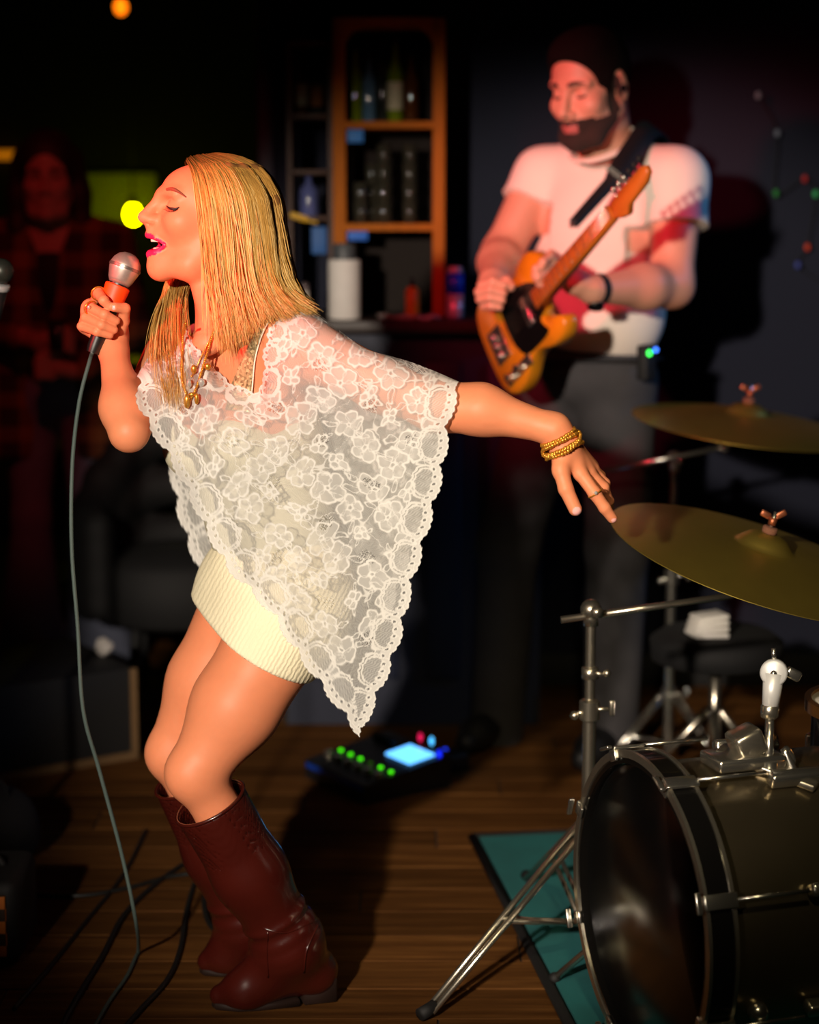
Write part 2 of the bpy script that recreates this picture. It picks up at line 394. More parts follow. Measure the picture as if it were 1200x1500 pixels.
mk('right_side', box((cx(649), 5.27, (zt+zb)/2), (0.012, 0.25, zt-zb)), CABD, cb, smooth=False)
mk('roof_board', box(((cx(488)+cx(652))/2, 5.27, zt-0.006), (cx(652)-cx(488), 0.26, 0.014)), OAK, cb, smooth=False)
# narrow open shelf beside it
sb = empty('side_shelf', (cx(455), 5.27, CT)); tag(sb, 'narrow dark wooden shelf unit left of the oak cabinet', 'shelf')
BRW = mat('brown_shelf', (66, 34, 14), 0.6, var=0.3)
for q in (424, 484): mk('upright', box((cx(q), 5.27, (cz(60)+CT)/2), (0.012, 0.24, cz(60)-CT)), BRW, sb, smooth=False)
for z in (cz(62), cz(170), cz(252), cz(320)): mk('shelf', box((cx(454), 5.27, z), (cx(484)-cx(424), 0.24, 0.012), None, 0.001), BRW, sb)

def glassm(name, rgb, a=0.3): return mat(name, rgb, 0.06, var=0.05, alpha=a, spec=0.9)
CLEAR = mat('clear_glass', (64, 62, 52), 0.13, var=0.05, alpha=0.55, spec=1.0, coat=1.0); GREENG = glassm('green_glass', (120, 140, 20), 0.75); BLUEG = glassm('blue_glass', (90, 130, 160), 0.6); BROWNG = glassm('brown_glass', (84, 44, 16), 0.8); DKG = glassm('dark_glass', (40, 44, 40), 0.8)
def bottle(px, zbase, h, r, m, label, Y=5.24, cap=BLACK, lab=None):
    c = np.array([P(px, 250, Y)[0], Y, zbase]); o = empty('bottle', tuple(c)); tag(o, label, 'bottle')
    mk('body', lathe([(r*0.94, 0), (r, 0.004), (r, h*0.58), (r*0.86, h*0.66), (r*0.36, h*0.76), (r*0.33, h*0.95)], c, (0, 0, 1), 20), m, o, autosharp=50)
    mk('cap', lathe([(r*0.38, h*0.93), (r*0.38, h), (r*0.3, h*1.005)], c, (0, 0, 1), 16), cap, o, autosharp=50)
    if lab: mk('label', lathe([(r*1.01, h*0.15), (r*1.015, h*0.16), (r*1.015, h*0.48), (r*1.01, h*0.49)], c, (0, 0, 1), 20), lab, o)
    return o
s0 = SH[0]+0.0095; s1 = SH[1]+0.0095
CRM = mat('cream_label', (190, 180, 150), 0.7)
bottle(521, s0, 0.20, 0.020, GREENG, 'yellow-green glass bottle on the cabinet\'s top shelf')
bottle(541, s0, 0.175, 0.018, BLUEG, 'pale blue glass bottle on the cabinet\'s top shelf', 5.22)
bottle(560, s0, 0.215, 0.019, DKG, 'slim dark bottle beside the pale blue one on the top shelf', 5.27)
bottle(579, s0, 0.22, 0.021, GREENG, 'taller olive bottle with cream label on the top shelf', 5.25, lab=CRM)
bottle(602, s0, 0.19, 0.021, BROWNG, 'brown bottle near the right post on the top shelf', 5.28)
bottle(442, cz(170)+0.006, 0.17, 0.018, BROWNG, 'brown bottle with cream label in the narrow side shelf', 5.24, lab=CRM)
bottle(465, cz(170)+0.006, 0.16, 0.018, DKG, 'dark green bottle in the narrow side shelf', 5.24, lab=mat('tan_label', (150, 90, 40), 0.7))
bottle(452, cz(320)+0.006, 0.115, 0.024, glassm('violet_glass', (96, 104, 160), 0.85), 'violet-blue bottle on the lowest board of the side shelf', 5.22)
def tumbler_mesh():
    return lathe([(0.0001, 0.004), (0.0150, 0.004), (0.0185, 0.058), (0.0205, 0.058), (0.0165, 0.0), (0.0001, 0.0)], (0, 0, 0), (0, 0, 1), 18)
tm = new_mesh('tumbler', *tumbler_mesh()); tm.materials.append(CLEAR)
for px, n, Y, lb in ((528, 2, 5.19, 'in the short stack nearest the left post'), (545, 3, 5.26, 'in the stack set back behind the others'), (562, 4, 5.20, 'in the middle stack on the second shelf'), (600, 4, 5.21, 'in the stack nearest the right post')):
    for k in range(n):
        o = bpy.data.objects.new('tumbler', tm); COL.objects.link(o); o.location = (P(px, 250, Y)[0], Y, s1+k*0.0505); tag(o, ('bottom' if k == 0 else 'topmost' if k == n-1 else 'second' if k == 1 else 'third')+' clear tumbler '+lb, 'glass', 'tumblers stacked on the second shelf')
tag(mk('card', box((P(520, 200, 5.16)[0], 5.155, cz(199)), (0.045, 0.004, 0.034), None, 0.001), mat('blue_card', (40, 120, 200), 0.6)), 'small blue card hanging under the upper cabinet shelf', 'card')
tag(mk('card', box((P(523, 345, 5.16)[0], 5.150, cz(341)), (0.058, 0.004, 0.040), None, 0.001), mat('blue_card_b', (30, 100, 200), 0.6)), 'blue card fixed under the lower cabinet shelf', 'card')
tag(mk('card', box((P(468, 352, 5.16)[0], 5.140, cz(352)), (0.040, 0.004, 0.072), None, 0.001), mat('blue_card_c', (24, 84, 150), 0.6)), 'upright blue card hanging below the narrow side shelf', 'card')
# counter things
def can(px, Y, r, h, mats, label):
    c = np.array([P(px, 460, Y)[0], Y, CT]); o = empty('drink_can', tuple(c)); tag(o, label, 'can')
    mk('lower_band', lathe([(r*0.85, 0), (r, 0.008), (r, h*0.48)], c, (0, 0, 1), 24), mats[0], o); mk('upper_band', lathe([(r*1.002, h*0.47), (r*1.002, h*0.88)], c, (0, 0, 1), 24), mats[1], o)
    mk('lid', lathe([(r, h*0.88), (r*0.82, h*0.97), (r*0.80, h), (r*0.7, h*0.985)], c, (0, 0, 1), 24), mats[2], o)
SILV = mat('silver_can', (200, 200, 200), 0.3, metal=0.4)
can(667, 5.10, 0.0225, 0.135, (SILV, mat('blue_can', (20, 70, 220), 0.35), SILV), 'slim blue and silver drink can on the bar counter')
c = np.array([P(505, 458, 5.06)[0], 5.06, CT]); o = empty('canister', tuple(c)); tag(o, 'white canister with a dark grey lid on the counter', 'canister')
mk('body', lathe([(0.040, 0), (0.0425, 0.004), (0.0425, 0.150), (0.040, 0.155)], c, (0, 0, 1), 28), mat('white_paper', (218, 212, 206), 0.7, var=0.08, scale=30), o, autosharp=50)
mk('lid', lathe([(0.030, 0.153), (0.031, 0.190), (0.026, 0.197)], c, (0, 0, 1), 24), mat('grey_lid', (70, 74, 78), 0.5), o, autosharp=50)
c = np.array([P(604, 458, 5.08)[0], 5.08, CT]); o = empty('bottle', tuple(c)); tag(o, 'small yellow squeeze bottle on the counter', 'bottle')
mk('body', lathe([(0.017, 0), (0.0185, 0.003), (0.0185, 0.072), (0.010, 0.084)], c, (0, 0, 1), 20), mat('yellow_plastic', (220, 160, 10), 0.4), o, autosharp=50); mk('nozzle', lathe([(0.008, 0.083), (0.006, 0.090), (0.003, 0.108)], c, (0, 0, 1), 14), BLACK, o)
c = np.array([P(447, 458, 5.14)[0], 5.14, CT]); o = empty('shaker', tuple(c)); tag(o, 'small pale shaker with dull cap beside the canister', 'shaker')
mk('body', lathe([(0.012, 0), (0.0135, 0.003), (0.010, 0.060), (0.011, 0.070)], c, (0, 0, 1), 18), mat('pale_shaker', (220, 206, 190), 0.4), o); mk('cap', lathe([(0.0115, 0.069), (0.0115, 0.084), (0.006, 0.092)], c, (0, 0, 1), 18), mat('shaker_cap', (120, 104, 104), 0.4, metal=0.5), o)
def napkin(px, Y, a, label, sx, sy):
    n = 9; g = np.linspace(-1, 1, n); x, y = np.meshgrid(g, g, indexing='ij'); z = 0.006+0.006*np.sin(x*3+a)*np.cos(y*2.4+a*2)
    ca, sa = math.cos(a), math.sin(a); V = np.stack([ca*x*sx-sa*y*sy, sa*x*sx+ca*y*sy, z], -1).reshape(-1, 3); V2 = V-np.array([0, 0, 0.004]); F = []; N = n*n
    for i in range(n-1):
        for j in range(n-1): c_ = i*n+j; F += [(c_, c_+n, c_+n+1, c_+1), (N+c_, N+c_+1, N+c_+n+1, N+c_+n)]
    for i in range(n-1):
        for (p, q) in ((i*n, i*n+n), (i*n+2*n-1, i*n+n-1), (i+1, i), ((n-1)*n+i, (n-1)*n+i+1)): F.append((p, q, N+q, N+p))
    V = np.vstack([V, V2])+np.array([P(px, 462, Y)[0], Y, CT]); tag(mk('napkin', (V, F), mat('napkin_white', (214, 210, 204), 0.9)), label, 'napkin')
napkin(580, 5.07, 0.2, 'crumpled white napkin lying before the yellow bottle', 0.045, 0.03); napkin(626, 5.06, 0.7, 'smaller white napkin lying between yellow bottle and can', 0.026, 0.024)
c = P(436, 316, 5.1); o = mk('paddle', join(box(P(438, 318, 5.13), (0.05, 0.012, 0.016), rotm((1, 0, -0.28)), 0.004), box(P(456, 324, 5.13), (0.035, 0.008, 0.006), rotm((1, 0, -0.28)), 0.001)), mat('yellow_paddle', (220, 170, 20), 0.5)); tag(o, 'small yellow wooden paddle sticking out of the side shelf', 'paddle')

# ------------------------------------------------------------------ far left bar area
tag(mk('sign_board', box(P(176, 290, 7.975), (0.30, 0.05, 0.20), None, 0.006), mat('yellow_green_board', (150, 164, 84), 0.7)), 'plain yellow-green board on the far wall behind the yellow bulb', 'board')
tag(mk('lit_panel', box(P(2, 227, 7.975), (0.14, 0.05, 0.030), None, 0.004), mat('orange_lit', (190, 110, 10), 0.6, emit=(210, 120, 10), estr=0.6)), 'thin orange backlit strip on the far wall', 'light strip')
def hang_bulb(px, py, Y, r, col, s, label, zt_=2.75):
    c = P(px, py, Y); o = empty('pendant_lamp', tuple(c)); tag(o, label, 'lamp')
    mk('bulb', lathe([(0.0001, -r*1.25), (r*0.6, -r*1.05), (r, -r*0.2), (r*0.9, r*0.4), (r*0.45, r*1.2)], c, (0, 0, 1), 18), mat('lit_bulb', col, 0.3, emit=col, estr=s), o)
    mk('socket', lathe([(r*0.5, r*1.1), (r*0.55, r*2.4), (r*0.2, r*2.7)], c, (0, 0, 1), 14), BLACK, o); mk('cord', tube(np.array([c+np.array([0, 0, r*2.6]), [c[0], c[1], zt_]]), 0.004, 6), BLACK, o)
hang_bulb(177, 10, 6.4, 0.022, (255, 120, 10), 2.2, 'glowing orange filament bulb hanging from the ceiling')
hang_bulb(195, 314, 7.6, 0.029, (236, 232, 0), 30, 'glowing yellow round bulb hanging before the green panel')
# sideboard with two lit things behind the singer's arm
sx0, sx1 = P(40, 640, 6.5)[0], P(230, 640, 6.5)[0]; zt1 = P(120, 531, 6.5)[2]; zt2 = P(120, 655, 6.5)[2]
sd = empty('sideboard', ((sx0+sx1)/2, 6.6, 0)); tag(sd, 'dark two-tier sideboard at the far end of the room', 'sideboard')
for z in (zt1, zt2, 0.12): mk('board', box(((sx0+sx1)/2, 6.62, z-0.012), (sx1-sx0, 0.34, 0.024), None, 0.003), WOODD, sd)
for x in (sx0+0.02, sx1-0.02):
    for y in (6.47, 6.77): mk('leg', box((x, y, zt1/2-0.012), (0.035, 0.035, zt1-0.024), None, 0.003), WOODD, sd)
c = P(127, 531, 6.5); o = empty('bottle', tuple(c)); tag(o, 'yellow squat bottle standing on the sideboard top', 'bottle')
mk('body', lathe([(0.020, 0), (0.022, 0.004), (0.022, 0.05), (0.009, 0.066), (0.008, 0.09)], c, (0, 0, 1), 18), mat('yellow_glaze', (220, 190, 20), 0.4), o); mk('cap', lathe([(0.010, 0.088), (0.010, 0.102)], c, (0, 0, 1), 14), BLACK, o)
c = P(121, 655, 6.5); o = empty('candle_lantern', tuple(c)); tag(o, 'orange glowing candle lantern on the sideboard\'s lower board', 'lantern')
mk('shade', lathe([(0.018, 0.004), (0.027, 0.01), (0.035, 0.072), (0.033, 0.074)], c, (0, 0, 1), 4), mat('orange_shade', (255, 130, 10), 0.6, emit=(255, 120, 10), estr=0.9), o, smooth=False); mk('base', lathe([(0.028, 0), (0.028, 0.006), (0.018, 0.008)], c, (0, 0, 1), 18), BLACK, o)
# coloured fairy lights at the right edge of the wall
fw = [P(1110, 140, 5.44), P(1138, 195, 5.44), P(1136, 283, 5.44), P(1178, 262, 5.44), P(1194, 284, 5.44), P(1182, 362, 5.44), P(1168, 388, 5.44), P(1215, 420, 5.44)]
fl_ = empty('string_lights', tuple(fw[2])); tag(fl_, 'string of tiny coloured bulbs on the navy wall behind the drums', 'string lights')
mk('wire', tube(cat(fw, 60), 0.002, 5), BLACK, fl_)
for p, c_ in zip(fw[:7], ((120, 120, 124), (110, 114, 124), (40, 120, 50), (170, 40, 40), (60, 170, 100), (190, 60, 30), (60, 70, 140))): mk('bulb', ball(p+np.array([0, -0.008, 0]), (0.008, 0.008, 0.011), 8), mat('fairy_bulb', c_, 0.3, emit=c_, estr=0.12), fl_)

# ------------------------------------------------------------------ stage floor things
TEAL = mat('teal_rug', (20, 96, 98), 0.95, var=0.35, scale=9, bump=0.3)
r0, r1 = FL(692, 1229), FL(832, 1502); ru = (r1-r0)/np.linalg.norm(r1-r0); rs = np.array([-ru[1], ru[0], 0.0]);
rug = empty('rug', tuple(r0+ru*0.9+rs*1.0)); tag(rug, 'teal rug with a black bound edge under the drum kit', 'rug')
RN = 1.9; RW = 1.9
mk('pile', prism([(0.014, 0.014), (RN-0.014, 0.014), (RN-0.014, RW-0.014), (0.014, RW-0.014)], r0+np.array([0, 0, 0.005]), ru, rs, (0, 0, 1), 0.009), TEAL, rug, smooth=False)
for (a, b) in (((0, 0), (RN, 0)), ((RN, 0), (RN, RW)), ((RN, RW), (0, RW)), ((0, RW), (0, 0))):
    pa, pb = r0+ru*a[0]+rs*a[1], r0+ru*b[0]+rs*b[1]; mk('binding', tube(np.array([pa, pb])+np.array([0, 0, 0.006]), 0.011, 8, True, 0.6, (0, 0, 1)), BLACK, rug)
# black riser at the left
RF = [FL(20, 1141), FL(199, 1110)]; e1 = RF[1]; e0 = e1+(RF[0]-RF[1])*4.0; ed = (e1-e0)/np.linalg.norm(e1-e0); en = np.array([-ed[1], ed[0], 0]); L_ = np.linalg.norm(e1-e0); RH = 0.236
rz = empty('stage_riser', tuple((e0+e1)/2+en*0.2)); tag(rz, 'low black stage riser with tan edge trim', 'riser')
mk('deck', prism([(0, 0), (L_, 0), (L_, 0.42), (0, 0.42)], e0+np.array([0, 0, RH/2]), ed, en, (0, 0, 1), RH), mat('riser_black', (15, 15, 16), 0.7), rz, smooth=False)
TAN = mat('tan_trim', (110, 84, 54), 0.6)
mk('corner_trim', prism([(L_-0.012, -0.006), (L_+0.006, -0.006), (L_+0.006, 0.012), (L_-0.012, 0.012)], e0+np.array([0, 0, RH/2]), ed, en, (0, 0, 1), RH), TAN, rz, smooth=False)
mk('bottom_trim', prism([(0, -0.010), (L_, -0.010), (L_, 0), (0, 0)], e0+np.array([0, 0, 0.010]), ed, en, (0, 0, 1), 0.020), TAN, rz, smooth=False)
# crumpled pale paper on the riser
def crumple(c, r, seed, n=10):
    rg = np.random.default_rng(seed); V, F = ball((0, 0, 0), (1, 1, 1), n); k = 1+rg.uniform(-0.28, 0.22, len(V)); V = V*k[:, None]*np.asarray(r); V[:, 2] -= V[:, 2].min(); return V+np.asarray(c), F
cp = P(153, 962, 4.86); cp[2] = RH; tag(mk('crumpled_paper', crumple(cp, (0.024, 0.02, 0.022), 4), mat('pale_paper', (180, 175, 170), 0.8), smooth=False), 'crumpled pale paper lying on the black riser', 'paper')
# black tub chair behind the riser
ch = empty('tub_chair', tuple(P(262, 900, 5.33)*np.array([1, 1, 0]))); tag(ch, 'black upholstered tub chair with rounded back', 'chair')
cc = np.array([P(262, 900, 5.33)[0], 5.33, 0])
BK = mat('black_upholstery', (14, 14, 15), 0.8)
CB = Body(); ang = np.linspace(-2.2, 2.2, 13)+math.pi/2
for a, b in zip(ang[:-1], ang[1:]):
    f = lambda t: cc+np.array([0.25*math.cos(t), 0.22*math.sin(t), 0])
    hgt = lambda t: 0.52+0.22*max(0, math.sin(t))
    for z0 in np.linspace(0, 1, 4): CB.cone(f(a)+np.array([0, 0, 0.3+(hgt(a)-0.3)*z0]), f(b)+np.array([0, 0, 0.3+(hgt(b)-0.3)*z0]), 0.045, 0.045, 0.05)
mk('backrest', CB.poly(0.012), BK, ch); mk('seat', lathe([(0.20, 0.24), (0.235, 0.26), (0.235, 0.40), (0.20, 0.43), (0.0001, 0.44)], cc, (0, 0, 1), 28), BK, ch)
for a in (0.8, 2.35, 3.93, 5.5): mk('leg', cyl(cc+np.array([0.17*math.cos(a), 0.17*math.sin(a), 0]), cc+np.array([0.15*math.cos(a), 0.15*math.sin(a), 0.26]), 0.011, 10, 0.016), BLACK, ch)
# amplifier and gig bag at the left edge
am = FL(-45, 1420); amp = empty('guitar_amplifier', tuple(am+np.array([0, 0.12, 0]))); tag(amp, 'small black amplifier with woven brown grille on the floor', 'amplifier')
mk('cabinet', box(am+np.array([0, 0.10, 0.085]), (0.185, 0.20, 0.165), None, 0.02), BLACK, amp)
def weave():
    m = mat('brown_grille', (150, 84, 30), 0.7, var=0.3, scale=40); nt = m.node_tree; b = nt.nodes['Principled BSDF']; tc = nt.nodes.new('ShaderNodeTexCoord'); ck = nt.nodes.new('ShaderNodeTexChecker'); ck.inputs['Scale'].default_value = 42; ck.inputs[1].default_value = (*lin((190, 104, 24)), 1); ck.inputs[2].default_value = (*lin((50, 32, 18)), 1)
    nt.links.new(tc.outputs['Object'], ck.inputs[0]); nt.links.new(ck.outputs[0], b.inputs['Base Color']); return m
mk('grille', box(am+np.array([0, 0.0, 0.085]), (0.145, 0.012, 0.120), None, 0.004), weave(), amp); mk('handle', tube(cat([am+np.array([-0.05, 0.1, 0.165]), am+np.array([-0.03, 0.1, 0.185]), am+np.array([0.03, 0.1, 0.185]), am+np.array([0.05, 0.1, 0.165])], 14), 0.007, 8), BLACK, amp)
bg = FL(-10, 1262); gb = Body(); gb.ell(bg+np.array([0, 0, 0.085]), (0.10, 0.10, 0.085), None, 0.02); gb.cone(bg+np.array([-0.08, 0, 0.04]), bg+np.array([0.055, 0.02, 0.04]), 0.04, 0.036, 0.04); gb.p.append(('p', (np.array([0, 0, 0.0]), np.array([0, 0, -1.0])), 0.004, -2))
o = mk('gig_bag', gb.poly(0.008), mat('bag_black', (15, 14, 17), 0.85, bump=0.2)); tag(o, 'slumped black gig bag on the floor behind the amplifier', 'bag')
mk('strap', tube(cat([bg+np.array([-0.05, -0.04, 0.155]), bg+np.array([-0.02, -0.05, 0.205]), bg+np.array([0.03, -0.04, 0.195]), bg+np.array([0.05, -0.03, 0.14])], 16), 0.007, 6, True, 0.35), BLACK, o)
# cables across the floor
CABM = mat('black_cable', (16, 16, 15), 0.5)
for pts, r, lb in (
    ([(82, 1520), (108, 1470), (150, 1400), (182, 1340), (232, 1292), (300, 1246), (330, 1230)], 0.0052, 'thick black cable running diagonally past the boots'),
    ([(-20, 1296), (40, 1310), (120, 1312), (190, 1300), (250, 1284), (318, 1276), (370, 1270)], 0.0050, 'black cable running sideways from the amplifier behind the boots'),
    ([(170, 1520), (205, 1480), (245, 1435), (264, 1390), (272, 1340), (284, 1296), (300, 1262)], 0.0048, 'black cable curving up to the singer\'s far boot'),
    ([(322, 1278), (304, 1300), (299, 1326), (306, 1352), (322, 1370)], 0.0050, 'short looped black cable beside the far boot'),
    ([(20, 1478), (70, 1420), (130, 1345), (180, 1282), (214, 1216)], 0.0040, 'thin faint cable lying left of the microphone lead')):
    tag(mk('cable', tube(cat([FL(x, y, r*0.9) for x, y in pts], 60), r, 8), CABM), lb, 'cable', 'cables on the floor')
# ================================================================== the singer
SKIN = mat('skin_tanned', (222, 136, 96), 0.50, var=0.05, scale=60, spec=0.32, sss=0.08)
LIPS = mat('lipstick_pink', (205, 40, 92), 0.3, var=0.05)
MOUTHM = mat('mouth_inside', (52, 10, 10), 0.6)
NAIL = mat('nail_pink', (246, 178, 172), 0.2)
TEETH = mat('teeth', (244, 232, 214), 0.25, var=0.03)
LASH = mat('lash_dark', (40, 20, 20), 0.6)
BROW = mat('brow_brown', (136, 66, 44), 0.8)
GOLD = mat('gold', (214, 146, 52), 0.24, metal=0.65, var=0.1)
GEM = mat('gem_clear', (226, 222, 214), 0.05, metal=0.6)
LEATHER = mat('boot_leather', (62, 17, 11), 0.24, var=0.3, scale=14, bump=0.12, spec=0.8, coat=0.4)
SOLE = mat('boot_sole', (34, 18, 12), 0.6)
KNIT = None

def fingers(B, chains, r0, k=0.004):
    for pts, sc in chains:
        n = len(pts); rs = [r0*sc*(1-0.09*i) for i in range(n)]; B.chain(pts, rs, k)

W = Body()
# --- torso
pel = P(412, 862, 3.27); nb = P(342, 486, 3.26); ax = nb-pel; ax /= np.linalg.norm(ax)
RT = rotm((-0.74, -0.67, 0.0), ax); RT[:, 0] = np.cross(RT[:, 1], ax); RT[:, 2] = ax
tl = lambda f, l, u: pel+RT@np.array([f, l, u])
shL, shR = P(450, 509, 3.14), P(246, 522, 3.37)
W.ell(tl(-0.005, 0, 0.29), (0.092, 0.135, 0.16), RT, 0.03)
W.ell(tl(0, 0, 0.14), (0.083, 0.118, 0.12), RT, 0.05)
W.ell(pel, (0.105, 0.15, 0.115), RT, 0.05)
W.ell(tl(0.07, 0.062, 0.275), (0.058, 0.06, 0.062), RT, 0.04)
W.ell(tl(0.07, -0.062, 0.275), (0.058, 0.06, 0.062), RT, 0.04)
W.cone(shL+np.array([-0.03, 0.02, -0.01]), shR+np.array([0.03, -0.02, -0.01]), 0.05, 0.05, 0.05)
W.cone(P(392, 470, 3.2), nb, 0.036, 0.045, 0.04)
# collar bones
W.cone(P(300, 508, 3.17), P(395, 478, 3.13), 0.008, 0.009, 0.02)
W.cone(P(288, 508, 3.18), P(262, 500, 3.28), 0.008, 0.008, 0.02)
# --- neck
HO = P(318, 302, 3.26)                       # head centre
HR = rotm((-math.cos(math.radians(15)), -math.sin(math.radians(15)), 0))
hl = lambda x, y, z: HO+HR@np.array([x, y, z])
W.cone(hl(0.000, 0, -0.075), P(338, 486, 3.255), 0.050, 0.055, 0.03)
W.cone(hl(0.030, 0.018, -0.115), P(305, 500, 3.17), 0.014, 0.012, 0.03)
W.cone(hl(-0.02, 0.045, -0.07), P(300, 505, 3.165), 0.014, 0.010, 0.025)
# --- arms
elL, wrL = P(640, 595, 3.10), P(812, 629, 3.06)
W.cone(shL, P(560, 565, 3.12), 0.048, 0.040, 0.04); W.cone(P(560, 565, 3.12), elL, 0.040, 0.037, 0.03)
W.cone(elL, P(705, 600, 3.085), 0.039, 0.0375, 0.03); W.cone(P(705, 600, 3.085), wrL, 0.0375, 0.0235, 0.03)
elR, wrR = P(189, 633, 3.115), P(166, 512, 3.235)
W.cone(shR, elR, 0.043, 0.0325, 0.03)
W.cone(elR, P(180, 598, 3.150), 0.0325, 0.0335, 0.008); W.cone(P(180, 598, 3.150), wrR, 0.0335, 0.0225, 0.03)
# --- left hand, pointing down
def bend(B, a, b, ra, rb, k): B.cone(a, b, ra, rb, k)
W.cone(wrL, P(829, 650, 3.06), 0.0235, 0.022, 0.02)
for (qx, qy, dy) in ((850, 694, -0.002), (862, 692, 0.016), (868, 688, 0.034), (866, 682, 0.050)):
    W.cone(P(829, 652, 3.06+dy*0.5), P(qx, qy, 3.05+dy), 0.018, 0.0115, 0.014)
W.cone(P(824, 655, 3.055), P(822, 690, 3.035), 0.018, 0.0145, 0.015)
fingers(W, [
    ([P(821, 686, 3.035), P(829, 716, 3.025), P(843, 746, 3.02)], 1.33),
    ([P(851, 694, 3.048), P(871, 722, 3.035), P(886, 744, 3.035), P(897, 759, 3.04)], 1.16),
    ([P(862, 692, 3.066), P(884, 714, 3.070), P(892, 734, 3.090), P(892, 744, 3.11)], 1.04),
    ([P(868, 688, 3.084), P(886, 708, 3.09), P(888, 724, 3.11), P(884, 730, 3.12)], 0.98),
    ([P(866, 682, 3.10), P(880, 697, 3.11), P(878, 712, 3.125), P(870, 715, 3.13)], 0.9)], 0.0098)
# --- right hand round the microphone
mB, mT = P(139, 507, 3.215), P(183, 392, 3.235)          # microphone tail and ball
mx_ = (mT-mB)/np.linalg.norm(mT-mB)
W.cone(wrR, P(163, 486, 3.250), 0.0225, 0.024, 0.02); W.cone(P(163, 486, 3.250), P(138, 458, 3.262), 0.022, 0.016, 0.02)
W.cone(P(163, 488, 3.250), P(126, 478, 3.255), 0.020, 0.014, 0.02); W.cone(P(160, 470, 3.26), P(132, 450, 3.258), 0.02, 0.013, 0.02)
fingers(W, [
    ([P(140, 442, 3.250), P(144, 429, 3.222), P(152, 440, 3.190), P(160, 449, 3.193)], 1.02),
    ([P(131, 452, 3.248), P(132, 450, 3.212), P(153, 461, 3.186), P(170, 470, 3.196)], 1.02),
    ([P(127, 466, 3.246), P(126, 465, 3.210), P(149, 476, 3.184), P(167, 483, 3.194)], 0.98),
    ([P(123, 479, 3.246), P(120, 478, 3.212), P(142, 486, 3.186), P(161, 491, 3.196)], 0.88),
    ([P(172, 498, 3.240), P(181, 470, 3.222), P(183, 452, 3.205), P(168, 450, 3.192)], 1.12)], 0.0098, 0.003)
# --- legs
kL, kR = P(287, 1132, 3.14), P(256, 1103, 3.30); hL, hR = P(418, 915, 3.215), P(365, 890, 3.33)
aL, aR = P(424, 1380, 3.205), P(366, 1352, 3.36)
W.cone(hL, P(345, 1035, 3.17), 0.088, 0.073, 0.04); W.cone(P(345, 1035, 3.17), kL, 0.073, 0.049, 0.03)
W.cone(hR, P(305, 1000, 3.31), 0.086, 0.070, 0.02); W.cone(P(305, 1000, 3.31), kR, 0.070, 0.048, 0.03)
for k_, a_ in ((kL, aL), (kR, aR)):
    W.ell(k_+np.array([-0.013, -0.012, 0.004]), (0.033, 0.033, 0.042), None, 0.02)
    d = a_-k_; m1 = k_+d*0.30+np.array([0.002, 0, 0.002])
    W.cone(k_, m1, 0.044, 0.041, 0.02); W.cone(m1, a_, 0.041, 0.030, 0.02)
# --- head
HEAD0 = len(W.p)
def hs(p, r, k=0.012, op=1):          # a rounded mass in head space
    W.ell(hl(*p), r, HR, k, op)
def hc(a, b, ra, rb, k=0.010): W.cone(hl(*a), hl(*b), ra, rb, k)
hs((-0.003, 0, 0.0), (0.094, 0.070, 0.077), 0.02)
hs((0.052, 0, 0.016), (0.041, 0.050, 0.044), 0.02)                 # forehead
hs((0.046, 0, -0.045), (0.049, 0.056, 0.066), 0.03)
for s in (1, -1):
    hc((0.005, 0.050*s, -0.055), (0.055, 0.038*s, -0.098), 0.016, 0.015, 0.03)  # jaw
    hc((0.055, 0.038*s, -0.098), (0.096, 0.010*s, -0.103), 0.015, 0.015, 0.025)
    hs((0.070, 0.040*s, -0.026), (0.022, 0.022, 0.020), 0.025)       # cheek
    hc((0.091, 0.008*s, 0.019), (0.074, 0.044*s, 0.021), 0.009, 0.008, 0.012)  # brow
hs((0.097, 0, -0.102), (0.0185, 0.018, 0.016), 0.02)               # chin
hs((0.085, 0, -0.045), (0.030, 0.025, 0.020), 0.018)                # muzzle
hs((0.085, 0, -0.083), (0.029, 0.026, 0.015), 0.018)
for s in (1, -1):
    W.ell(hl(0.0985, 0.031*s, 0.004), (0.021, 0.016, 0.010), HR, 0.014, -1)    # socket
    hs((0.0735, 0.031*s, 0.000), (0.0150, 0.0165, 0.0125), 0.004)              # closed lid
    hc((0.088, 0.020*s, -0.0075), (0.079, 0.042*s, -0.007), 0.0035, 0.003, 0.006)
hc((0.0905, 0, 0.018), (0.1225, 0, -0.0165), 0.0080, 0.0095, 0.012)  # nose
hs((0.1235, 0, -0.0185), (0.0095, 0.0100, 0.0090), 0.006)
for s in (1, -1):
    hs((0.1085, 0.0110*s, -0.0225), (0.0115, 0.0065, 0.0075), 0.010)
    W.ell(hl(0.1155, 0.0080*s, -0.0300), (0.0070, 0.0032, 0.0042), HR, 0.003, -1)
hc((0.113, 0, -0.032), (0.112, 0, -0.042), 0.007, 0.007, 0.010)    # philtrum
W.ell(hl(0.104, 0, -0.0632), (0.042, 0.0275, 0.0108), HR, 0.003, -1); CAV = W.p[-1]
LIP0 = len(W.p)
for s in (1, -1):
    hc((0.1165, 0.002*s, -0.0475), (0.1065, 0.0150*s, -0.0510), 0.0052, 0.0048, 0.004)
    hc((0.1065, 0.0150*s, -0.0510), (0.0935, 0.0275*s, -0.0625), 0.0044, 0.0018, 0.004)
    hc((0.1135, 0.000*s, -0.0795), (0.1060, 0.0140*s, -0.0765), 0.0068, 0.0060, 0.004)
    hc((0.1060, 0.0140*s, -0.0765), (0.0935, 0.0275*s, -0.0650), 0.0054, 0.0020, 0.004)
LIPP = W.p[LIP0:]
hs((0.0, 0.072, -0.012), (0.018, 0.008, 0.028), 0.006)             # ear under the hair

